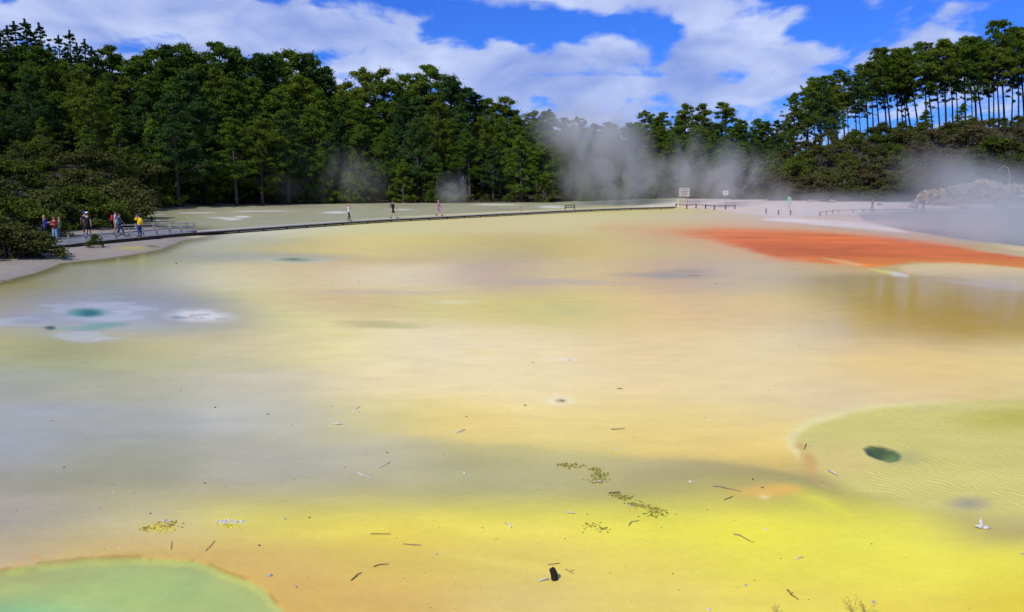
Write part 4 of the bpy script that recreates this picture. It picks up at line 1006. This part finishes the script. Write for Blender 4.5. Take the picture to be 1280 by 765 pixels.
# ---------------------------------------------------------------- small things on the mud
LM = [('the charred stub', 691, 718), ('the dark vent hole', 1103, 567), ('the green pool', 190, 700), ('the yellow crust lumps', 288, 653), ('the ochre crust lumps', 200, 659), ('the olive algae clumps', 800, 630), ('the forked white twig', 455, 594), ('the small pale vent', 700, 501), ('the white driftwood piece', 1228, 658), ('the blue springs', 110, 400), ('the orange smudge', 950, 618), ('the white crust strip', 1118, 342), ('the grey ripple patch', 1198, 627)]
def where(px, py):
    nm, lx, ly = min(LM, key=lambda l: math.hypot(l[1] - px, (l[2] - py) * 2))
    dx, dy = px - lx, (py - ly)
    if abs(dx) > abs(dy) * 1.6: dr = 'right of' if dx > 0 else 'left of'
    else: dr = 'nearer than' if dy > 0 else 'beyond'
    return dr + ' ' + nm, math.hypot(dx, dy * 2)
def height_at(px, py):
    x, y = G(px, py, 0); return x, y, float(ground_arrays(np.array([x]), np.array([y]))[0][0])
small = {}
def stone(px, py, wpx, mat, word, flat=.6):
    x, y, gz = height_at(px, py); s = wpx * .62 / F * math.hypot(y, H) / 2
    o = link('pebble', rock_mesh('pebble', s * random.uniform(.85, 1.15), s * random.uniform(.7, 1.1), s * flat, random.uniform(0, 90), mat, 2)); o.location = (x, y, gz + s * flat * .15); o.rotation_euler.z = random.uniform(0, 6)
    w, dd = where(px, py); small.setdefault((word + ' pebble', w, 'pebble'), []).append((dd, o))
for px, py, w, mt in [(80, 584.5, 4, 1), (140, 606, 2.5, 1), (256, 604, 4, 1), (280.5, 608.5, 5, 0), (142, 614.5, 3.5, 2), (162, 614, 3.5, 2), (123.5, 636, 5, 0), (165, 637, 3.5, 2), (188, 642, 4, 1), (206.5, 651, 7, 0), (356.5, 649, 5, 0), (387, 647, 4, 1), (341, 654, 2.5, 0), (324, 682, 5, 1), (337, 720, 10, 0), (149, 685.5, 4, 2), (246, 683.5, 5, 2), (370, 734, 5, 0), (350, 602, 2.5, 1), (286, 564, 3, 0), (368, 599, 2.5, 1), (575.5, 541, 5, 2), (581, 591, 7, 2), (431, 584, 3, 1), (484, 566, 4, 1), (555, 567, 2.5, 1), (489, 625, 2.5, 0), (636, 657, 4, 2), (546, 693, 5, 0), (706.5, 673.5, 3, 1), (771, 561, 5, 2), (734, 643, 3, 1), (656.5, 507, 4.5, 3), (690, 449, 4, 2), (711, 450.5, 4, 0), (666, 453, 3, 1), (583, 521, 3.5, 1), (787.5, 632, 6, 0), (763, 716, 2.5, 1), (827, 660, 3, 1), (841, 717, 3, 3), (848, 738, 3, 1), (761, 765, 3, 0), (881, 522.5, 3.5, 0), (863, 602, 6, 2), (920, 593, 3, 0), (941, 599.5, 5, 1), (953, 609.5, 5, 1), (957, 661.5, 7, 2), (884, 637.5, 3, 1), (932, 732, 7, 0), (1089.5, 680, 3.5, 1), (886, 762, 9, 2), (1012, 558, 4, 0), (1148, 607, 4, 2), (1278, 693, 6, 0), (961, 488, 3, 0), (976, 698, 3, 1), (943, 726, 3, 1), (1092, 753, 7, 0), (243, 443.5, 4.5, 0), (226, 488, 3, 1), (269, 509.5, 4, 3), (335, 518, 4, 1), (414, 508, 4, 0), (365, 531.5, 3, 1), (65, 526, 3, 1), (418, 468.5, 2.5, 0), (448, 352, 2.5, 3), (895, 355, 3.5, 3), (999, 431, 4, 0), (1197, 396, 3, 0), (767, 357, 2.5, 3), (416, 353, 2, 1), (108, 454, 2.5, 1), (220.5, 329.5, 4, 3), (1079, 756, 3, 1), (603, 660, 3, 1), (620, 674, 2.5, 1), (640, 606, 2.5, 0), (672, 613, 2.5, 1), (690, 612, 2.5, 1)]:
    stone(px, py, w, [M_peb, M_pebd, M_pale, M_char][mt], ['grey', 'brown', 'pale', 'black'][mt], .75 if mt != 2 else .5)
def twig(pts, rpx, mat, word, name='twig', branch=None, up=.5):
    P = []
    for i, (a, b) in enumerate(pts):
        x, y, gz = height_at(a, b); P.append(Vector((x, y, gz)))
    r = rpx * .66 / F * math.hypot(P[0].y, H) / 2
    P = [p + Vector((0, 0, r * (1 + up * (i % 2) * 2))) for i, p in enumerate(P)]
    # soften the line with an extra bend between the points
    Q_ = []
    for a, b in zip(P[:-1], P[1:]):
        Q_ += [a, (a + b) / 2 + Vector((random.uniform(-1, 1), random.uniform(-1, 1), random.uniform(0, 1))) * (b - a).length * .07]
    Q_.append(P[-1])
    m = MB(); m.tube(Q_, [r * (1.15 - .7 * i / len(Q_)) for i in range(len(Q_))], 6)
    if branch:
        x, y, gz = height_at(*branch); m.tube([Q_[len(Q_) // 2], Vector((x, y, gz + r))], [r * .7, r * .4], 5)
    o = m.build(name, mat, None, True)
    mid = pts[len(pts) // 2]; w, dd = where(*mid); small.setdefault((word + ' ' + name, w, name), []).append((dd, o)); return o
twig([(446, 588), (452, 595), (466, 599.5)], 2.2, M_pale, 'forked white')
for P_, r_, mt, wd, br in [([(472, 585), (488, 578)], 1.6, 0, 'pale grey', (485, 581)), ([(416, 530), (428, 531)], 2.5, 0, 'white', None), ([(440, 509), (449, 516)], 1.8, 0, 'pale', (450, 508)), ([(571, 541), (581, 538)], 2.2, 0, 'white', None), ([(632, 655), (639, 661)], 3, 0, 'white', None), ([(708, 641), (718, 642.5)], 2.4, 0, 'white', None),
    ([(257, 689), (264, 682), (269, 676)], 1.4, 1, 'curved brown', None), ([(214, 688), (215, 677)], 1.1, 1, 'thin brown', None), ([(439, 726), (446, 720), (452, 716.5)], 2.2, 2, 'dark', None), ([(467, 709), (476, 706.5), (486, 705.5)], 1.8, 2, 'dark', None), ([(463, 667.5), (488, 668)], 1.3, 2, 'thin brown', None), ([(504, 680), (526, 682)], 1.6, 1, 'grey-brown', None),
    ([(764, 537), (781, 536.5)], 1.4, 2, 'thin dark', None), ([(761, 617), (775, 616.5)], 2.6, 2, 'dark straight', None), ([(786, 658), (789, 653), (799, 651)], 1.6, 1, 'hooked brown', None), ([(685, 706), (700, 704.5)], 1.3, 2, 'thin brown', None), ([(707, 712), (717, 718)], 1.6, 1, 'forked grey', (718, 713)), ([(673, 727.5), (686, 725.5)], 3.2, 0, 'pale', None),
    ([(891, 608), (908, 611), (926, 614.5)], 1.6, 1, 'long grey', None), ([(917, 668), (930, 673), (942, 678.5)], 1.8, 1, 'long pale brown', None), ([(993, 699.5), (1004, 697)], 2, 0, 'pale', None), ([(1036, 589), (1046, 595)], 3.2, 0, 'pale', None), ([(984, 738), (988, 744), (998, 750)], 2.2, 2, 'crooked brown', (991, 741)), ([(1005, 562), (1008, 556)], 2, 1, 'small brown', None), ([(905, 625), (916, 621)], 1.4, 2, 'thin brown', None), ([(860, 345), (875, 345)], 1.2, 1, 'thin grey', None), ([(772, 486), (778, 487)], 1.4, 2, 'short brown', None)]:
    twig(P_, r_, [M_pale, M_twig, M_pebd][mt], wd, 'twig', br)
for (word, w, cat), L_ in small.items():
    L_.sort(key=lambda q: q[0])
    for i, (dd, o) in enumerate(L_):
        cnt = '' if len(L_) == 1 else (', closest to it' if i == 0 else ', %s closest to it' % ordn(i + 1))
        adj = 'small ' if cat == 'pebble' else ''
        prop(o, f'{adj}{word} on the mud {w}{cnt}', cat, 'pebbles on the mud' if cat == 'pebble' else 'twigs on the mud')
# driftwood piece, three points
x, y, gz = height_at(1228, 661); m = MB()
for a, b, c in ((-.09, .02, .02), (.10, -.01, .0), (-.02, .03, .11)): m.tube([(0, 0, .025), (a * .5, b, c * .5 + .02), (a, b, c + .02)], [.035, .026, .008], 6)
o = m.build('driftwood', M_pale, None, True); o.location = (x, y, gz); prop(o, 'pointed white driftwood piece in the shallow water at right', 'driftwood')
# charred stub
x, y, gz = height_at(692, 724.5); m = MB()
m.tube([(0.012, 0, -.01), (.006, .004, .06), (-.018, .01, .125), (-.022, .012, .135)], [.042, .040, .036, .024], 9); m.tube([(.01, -.01, 0), (.045, -.025, .012)], [.02, .008], 5)
for i, v in enumerate(m.v): m.v[i] = (v[0] + .004 * math.sin(i * 2.3), v[1] + .004 * math.cos(i * 1.7), v[2] + .004 * math.sin(i))
o = m.build('charred_stub', M_char, None); o.location = (x, y, gz); prop(o, 'short black charred wooden stub sticking out of the yellow mud', 'stub')
# crusts and algae
def crust(name, spots, mats, label, cat, group=None):
    m = MB()
    for (a, b, w, k, mi) in spots:
        m.cur = mi
        for _ in range(int(k * 1.7)):
            aa, bb = a + random.gauss(0, w * .42), b + random.gauss(0, w * .13)
            x, y, gz = height_at(aa, bb); s = random.uniform(.6, 1.7) / F * math.hypot(y, H)
            m.ball((x, y, gz + s * .15), (s, s * .9, s * .55), 6, 4, .25)
    prop(m.build(name, mats, None), label, cat, group, 'stuff')
crust('crust_lumps', [(280, 653, 12, 26, 0), (295, 652, 12, 30, 0), (288, 656, 16, 25, 1)], [M_pale, M_algy], 'pale grey lumps ringed with yellow crust', 'mineral crust', 'crust lumps on the yellow mud')
crust('crust_lumps', [(182, 661, 10, 26, 0), (200, 661, 22, 40, 1), (210, 656, 20, 30, 0), (207, 650.5, 5, 6, 2)], [simple('ochre_crust', (.30, .24, .05), .9, .5, 20, .8), M_algy, M_pale], 'ochre crust lumps on the mud above the green pool', 'mineral crust', 'crust lumps on the yellow mud')
M_spr = [M_algae, simple('olive_green_algae', (.20, .20, .035), .9, .5, 20, .8), M_pale]
crust('algae_clump', [(704, 581.5, 8, 26, 0), (716, 582.5, 14, 26, 1)], M_spr, 'thin olive algae line farther left in the grey band', 'algae', 'olive algae clumps')
crust('algae_clump', [(745, 587, 9, 30, 0), (750, 594, 12, 40, 1), (749, 600.5, 14, 45, 0), (750, 600.5, 6, 10, 2)], M_spr, 'curved olive algae clump with pale centre in the grey band', 'algae', 'olive algae clumps')
crust('algae_clump', [(770, 619, 10, 22, 0), (780, 622.5, 14, 34, 1), (790, 631, 8, 14, 1), (800, 632, 14, 34, 0)], M_spr, 'long olive algae trail running right from a dark twig', 'algae', 'olive algae clumps')
crust('algae_clump', [(815, 636, 14, 26, 0), (822, 642, 20, 40, 1)], M_spr, 'spotty olive algae patch, rightmost of the clumps', 'algae', 'olive algae clumps')
crust('algae_clump', [(740, 659, 20, 16, 0), (752, 661, 14, 10, 1)], M_spr, 'faint algae specks on the yellow mud below the clumps', 'algae', 'olive algae clumps')
# dry sprigs at the lower edge
def sprig(px, py, h, label, seed):
    g_ = random.Random(seed); x, y, gz = height_at(px, py); m = MB()
    for k in range(4):
        a = g_.uniform(-1.1, 1.1); tip = Vector((math.sin(a) * h * .6, g_.uniform(-.1, .1) * h, h * g_.uniform(.6, 1)))
        m.tube([(0, 0, -.01), tip * .5 + Vector((g_.uniform(-.01, .01), 0, .01)), tip], [.003, .0022, .0012], 5)
        for j in range(4):
            q = tip * (.45 + .15 * j); e_ = q + Vector((g_.uniform(-.03, .03), g_.uniform(-.02, .02), g_.uniform(.005, .03)))
            m.tube([q, e_], [.0018, .001], 4); m.ball(e_, .005, 6, 4, .2)
    o = m.build('dry_sprig', simple('dry_sprig', (.30, .24, .07), .9), None); o.location = (x, y, gz); prop(o, label, 'sprig', 'dry sprigs at the near edge')
sprig(969, 770, .13, 'small dry sprig at the near edge, left one', 3)
sprig(1066, 766, .22, 'tall branching dry sprig at the near edge on the right', 5)
sprig(1083, 768, .18, 'leaning dry sprig beside the tall branching one', 8)
# scattered grit nobody could count
m = MB(); gr = random.Random(4)
for _ in range(1200):
    py = YH + 60 + 480 * gr.random() ** .7; px = gr.uniform(-60, 1340)
    if sdf(GPOOL, np.array([px]), np.array([py]), 1.6)[0] < 8 or sdf(SHORE, np.array([px]), np.array([py]))[0] < 12 or (px > 820 and py < 350): continue
    if gr.random() > .35 + .65 * vnoise(np.array([px / 60]), np.array([py / 25]), 3)[0]: continue
    x, y = G(px, py); s = gr.uniform(.25, 1.0) ** 1.6 * .0065 * (1 if y < 25 else 1.4)
    m.cur = gr.choice([0, 0, 1, 1, 2]); m.ball((x, y, float(terrain(x, y)) + s * .3 + .002), (s * gr.uniform(.8, 1.8), s, s * .6), 5, 3, .2)
prop(m.build('mud_grit', [M_peb, M_pebd, simple('ochre_grit', (.3, .22, .06), .9)], None), 'fine grit and specks scattered over the mineral flat', 'grit', kind='stuff')

# ---------------------------------------------------------------- steam
def steam(px, py, d, rx, rz, depth, dens, label, tilt=0.0, col=(.93, .92, .90), ns=.16, thr=.36, wd=.32):
    m, nt, out = new_mat('steam'); L = nt.links
    tc = N(nt, 'ShaderNodeTexCoord'); geo = N(nt, 'ShaderNodeNewGeometry')
    ln = N(nt, 'ShaderNodeVectorMath', operation='LENGTH'); L.new(tc.outputs['Object'], ln.inputs[0])
    fo = N(nt, 'ShaderNodeMapRange', interpolation_type='SMOOTHSTEP'); fo.inputs['From Min'].default_value = 1.0; fo.inputs['From Max'].default_value = -.1; L.new(ln.outputs['Value'], fo.inputs['Value'])
    no = N(nt, 'ShaderNodeTexNoise'); no.inputs['Scale'].default_value = ns; no.inputs['Detail'].default_value = 5; no.inputs['Roughness'].default_value = .6; no.inputs['Distortion'].default_value = 1.2
    ob_ = N(nt, 'ShaderNodeMapping'); ob_.inputs['Scale'].default_value = (1, .6, .55); ob_.inputs['Rotation'].default_value = (0, .35, 0); L.new(geo.outputs['Position'], ob_.inputs['Vector']); L.new(ob_.outputs[0], no.inputs['Vector'])
    nr_ = N(nt, 'ShaderNodeMapRange', interpolation_type='SMOOTHSTEP'); nr_.inputs['From Min'].default_value = thr; nr_.inputs['From Max'].default_value = thr + wd; L.new(no.outputs['Fac'], nr_.inputs['Value'])
    mu = N(nt, 'ShaderNodeMath', operation='MULTIPLY'); L.new(fo.outputs[0], mu.inputs[0]); L.new(nr_.outputs[0], mu.inputs[1])
    md = N(nt, 'ShaderNodeMath', operation='MULTIPLY'); md.inputs[1].default_value = dens; L.new(mu.outputs[0], md.inputs[0])
    pv = N(nt, 'ShaderNodeVolumePrincipled'); pv.inputs['Color'].default_value = (*col, 1); pv.inputs['Anisotropy'].default_value = .2
    L.new(md.outputs[0], pv.inputs['Density']); L.new(pv.outputs[0], out.inputs['Volume'])
    bm = bmesh.new(); bmesh.ops.create_icosphere(bm, subdivisions=3, radius=1.0); me = bpy.data.meshes.new('steam'); bm.to_mesh(me); bm.free(); me.materials.append(m)
    o = link('steam', me); x, y, z_ = at(px, py, d); o.location = (x, y, z_); o.scale = (rx / F * d, depth, rz / F * d); o.rotation_euler = (0, tilt, 0)
    prop(o, label, 'steam', 'steam over the hot flats', 'stuff'); return o
steam(756, 208, 130, 78, 84, 7, .27, 'dense low part of the tall steam column before the forest', tilt=-.2, thr=.30)
steam(735, 165, 130, 90, 48, 7, .26, 'upper part of the tall steam column drifting left', ns=.11, tilt=.2, thr=.30)
steam(820, 228, 131, 90, 46, 6, .14, 'thin steam right of the tall column', thr=.30)
steam(852, 210, 128, 36, 60, 4, .26, 'bluish narrow wisp of steam behind the signboard', tilt=.3)
steam(915, 222, 122, 72, 56, 5, .34, 'ragged steam rising behind the small white sign', ns=.19, tilt=-.3)
steam(948, 244, 119, 66, 28, 5, .30, 'low steam on the shore right of the white sign')
steam(566, 238, 138, 28, 30, 3, .38, 'small puff of steam beyond the walker in lilac', ns=.22, tilt=.5)
steam(415, 226, 138, 90, 56, 4, .15, 'faint steam before the forest left of centre', tilt=.2)
steam(318, 234, 134, 76, 34, 4, .15, 'very faint steam at the left end of the terrace')
steam(1200, 224, 108, 110, 46, 6, .16, 'steam drifting over the pale cliff', tilt=.2, thr=.30)
steam(1265, 258, 92, 190, 64, 9, .17, 'thick steam over the blue lake at far right', thr=.22, ns=.12)
steam(1265, 284, 57, 210, 54, 15, .26, 'pinkish steam over the right end of the orange field', thr=.34, ns=.17)
steam(1130, 280, 72, 180, 26, 12, .08, 'soft steam veil between the orange field and the lake rail', thr=.22, ns=.13)
steam(1050, 262, 96, 200, 30, 7, .16, 'low mist along the misty shore before the person in green', thr=.26)
steam(850, 276, 84, 300, 20, 12, .035, 'thin mist lying over the far flat', thr=.2)

# ---------------------------------------------------------------- light, sky, camera
SUN_EL, SUN_AZ = R(48), R(-142)      # azimuth measured from +Y towards +X
sd = Vector((math.sin(SUN_AZ) * math.cos(SUN_EL), math.cos(SUN_AZ) * math.cos(SUN_EL), math.sin(SUN_EL)))
ld = bpy.data.lights.new('sun', 'SUN'); ld.energy = 4.0; ld.angle = R(.5); ld.color = (1, .955, .88)
lo_ = bpy.data.objects.new('sun', ld); C.objects.link(lo_); lo_.rotation_euler = (-sd).to_track_quat('-Z', 'Y').to_euler(); lo_.location = (-30, -30, 60)

w = bpy.data.worlds.new('World'); scene.world = w; w.use_nodes = True
nt = w.node_tree; nt.nodes.clear(); L = nt.links
out = nt.nodes.new('ShaderNodeOutputWorld'); bg = nt.nodes.new('ShaderNodeBackground'); L.new(bg.outputs[0], out.inputs['Surface'])
bg.inputs['Strength'].default_value = .09
sk = N(nt, 'ShaderNodeTexSky', sky_type='NISHITA'); sk.sun_disc = False; sk.sun_elevation = SUN_EL; sk.sun_rotation = SUN_AZ; sk.air_density = 1.0; sk.dust_density = .3; sk.ozone_density = 3
tint = N(nt, 'ShaderNodeMix', data_type='RGBA', blend_type='MULTIPLY'); tint.inputs['Factor'].default_value = 1; tint.inputs['B'].default_value = (.22, .56, 1.60, 1)
L.new(sk.outputs[0], tint.inputs['A'])
tc = N(nt, 'ShaderNodeTexCoord'); sx = N(nt, 'ShaderNodeSeparateXYZ'); L.new(tc.outputs['Generated'], sx.inputs[0])
def M2(op, a, b=None, c=None, clamp=False):
    n = N(nt, 'ShaderNodeMath', operation=op, use_clamp=clamp)
    for i, v in enumerate((a, b, c)):
        if v is None: continue
        if isinstance(v, (int, float)): n.inputs[i].default_value = v
        else: L.new(v, n.inputs[i])
    return n.outputs[0]
ay = M2('MAXIMUM', M2('ABSOLUTE', sx.outputs['Y']), .05)
U = M2('DIVIDE', sx.outputs['X'], ay); Vv = M2('DIVIDE', sx.outputs['Z'], ay)       # bearing and elevation
# cloud sheet seen in perspective
den = M2('ADD', M2('MAXIMUM', Vv, 0.0), .42)
cv = N(nt, 'ShaderNodeCombineXYZ'); L.new(M2('MULTIPLY', M2('DIVIDE', U, den), .50), cv.inputs[0]); L.new(M2('DIVIDE', .55, den), cv.inputs[1])
def cn(scale, det, seed, dist=.3):
    n = N(nt, 'ShaderNodeTexNoise'); n.inputs['Scale'].default_value = scale; n.inputs['Detail'].default_value = det; n.inputs['Roughness'].default_value = .52; n.inputs['Distortion'].default_value = dist
    mp = N(nt, 'ShaderNodeMapping'); mp.inputs['Location'].default_value = (seed, seed * .7, 0); L.new(cv.outputs[0], mp.inputs['Vector']); L.new(mp.outputs[0], n.inputs['Vector']); return n.outputs['Fac']
n_a = cn(5.0, 9, 3.1); n_b = cn(15.0, 8, 9.4, .2)
acc = M2('ADD', M2('MULTIPLY', M2('SUBTRACT', n_a, .5), 1.5), M2('MULTIPLY', M2('SUBTRACT', n_b, .5), 2.5))
acc = M2('ADD', acc, .10)
for (bx, by, rx, ry, am) in [(180, 30, 230, 45, .45), (420, 40, 170, 30, .38), (560, 92, 110, 22, .35), (730, 72, 75, 26, .42), (740, 8, 60, 16, .4), (870, 70, 60, 40, .4), (900, 18, 80, 18, .3), (990, 75, 60, 25, .25), (1120, 40, 60, 30, .18), (60, 15, 90, 20, .1),
                             (590, 30, 95, 26, -.75), (500, 8, 40, 14, -.4), (805, 42, 32, 22, -.7), (1035, 38, 40, 30, -.75), (1000, 5, 60, 12, -.3), (1180, 5, 70, 14, -.35), (412, 76, 26, 12, -.5), (352, 4, 30, 10, -.6), (170, 68, 60, 12, -.5), (540, 68, 40, 12, -.25), (640, 112, 150, 16, .22), (860, 118, 160, 20, .25), (700, 98, 250, 4, -.25), (800, 124, 300, 3, -.15)]:
    du = M2('MULTIPLY', M2('SUBTRACT', U, (bx - 640) / 1016.0), 1016.0 / rx); dv = M2('MULTIPLY', M2('SUBTRACT', Vv, (222 - by) / 1016.0), 1016.0 / ry)
    q = M2('ADD', M2('MULTIPLY', du, du), M2('MULTIPLY', dv, dv))
    acc = M2('MULTIPLY_ADD', M2('EXPONENT', M2('MULTIPLY', q, -.7)), am, acc)
mk = N(nt, 'ShaderNodeMapRange', interpolation_type='SMOOTHSTEP'); mk.inputs['From Min'].default_value = -.08; mk.inputs['From Max'].default_value = .40; L.new(acc, mk.inputs['Value'])
n_c = cn(9.0, 9, 21.0)
cs_ = N(nt, 'ShaderNodeMapRange'); cs_.inputs['From Min'].default_value = .32; cs_.inputs['From Max'].default_value = .68; L.new(n_c, cs_.inputs['Value'])
cc = N(nt, 'ShaderNodeMix', data_type='RGBA'); cc.inputs['A'].default_value = (3.0, 4.1, 8.4, 1); cc.inputs['B'].default_value = (7.2, 8.2, 11.0, 1); L.new(cs_.outputs[0], cc.inputs['Factor'])
mixc = N(nt, 'ShaderNodeMix', data_type='RGBA'); L.new(M2('MULTIPLY', mk.outputs[0], .93), mixc.inputs['Factor']); L.new(tint.outputs['Result'], mixc.inputs['A']); L.new(cc.outputs['Result'], mixc.inputs['B'])
L.new(mixc.outputs['Result'], bg.inputs['Color'])

cd = bpy.data.cameras.new('camera'); cam = bpy.data.objects.new('camera', cd); C.objects.link(cam); scene.camera = cam
cam.location = (0, 0, H); cam.rotation_euler = (R(90) - PITCH, 0, 0)
cd.sensor_width = 36; cd.lens = F / 1280 * 36; cd.clip_start = .1; cd.clip_end = 12000
scene.view_settings.view_transform = 'Standard'; scene.view_settings.look = 'None'; scene.view_settings.gamma = 1; scene.view_settings.exposure = 0.0
scene.render.resolution_x = 1024; scene.render.resolution_y = 612
cy = scene.cycles
cy.use_denoising = True; cy.max_bounces = 6; cy.diffuse_bounces = 3; cy.glossy_bounces = 2; cy.transmission_bounces = 3; cy.volume_bounces = 1; cy.transparent_max_bounces = 8
cy.volume_step_rate = 2.0; cy.volume_max_steps = 64; cy.caustics_reflective = False; cy.caustics_refractive = False
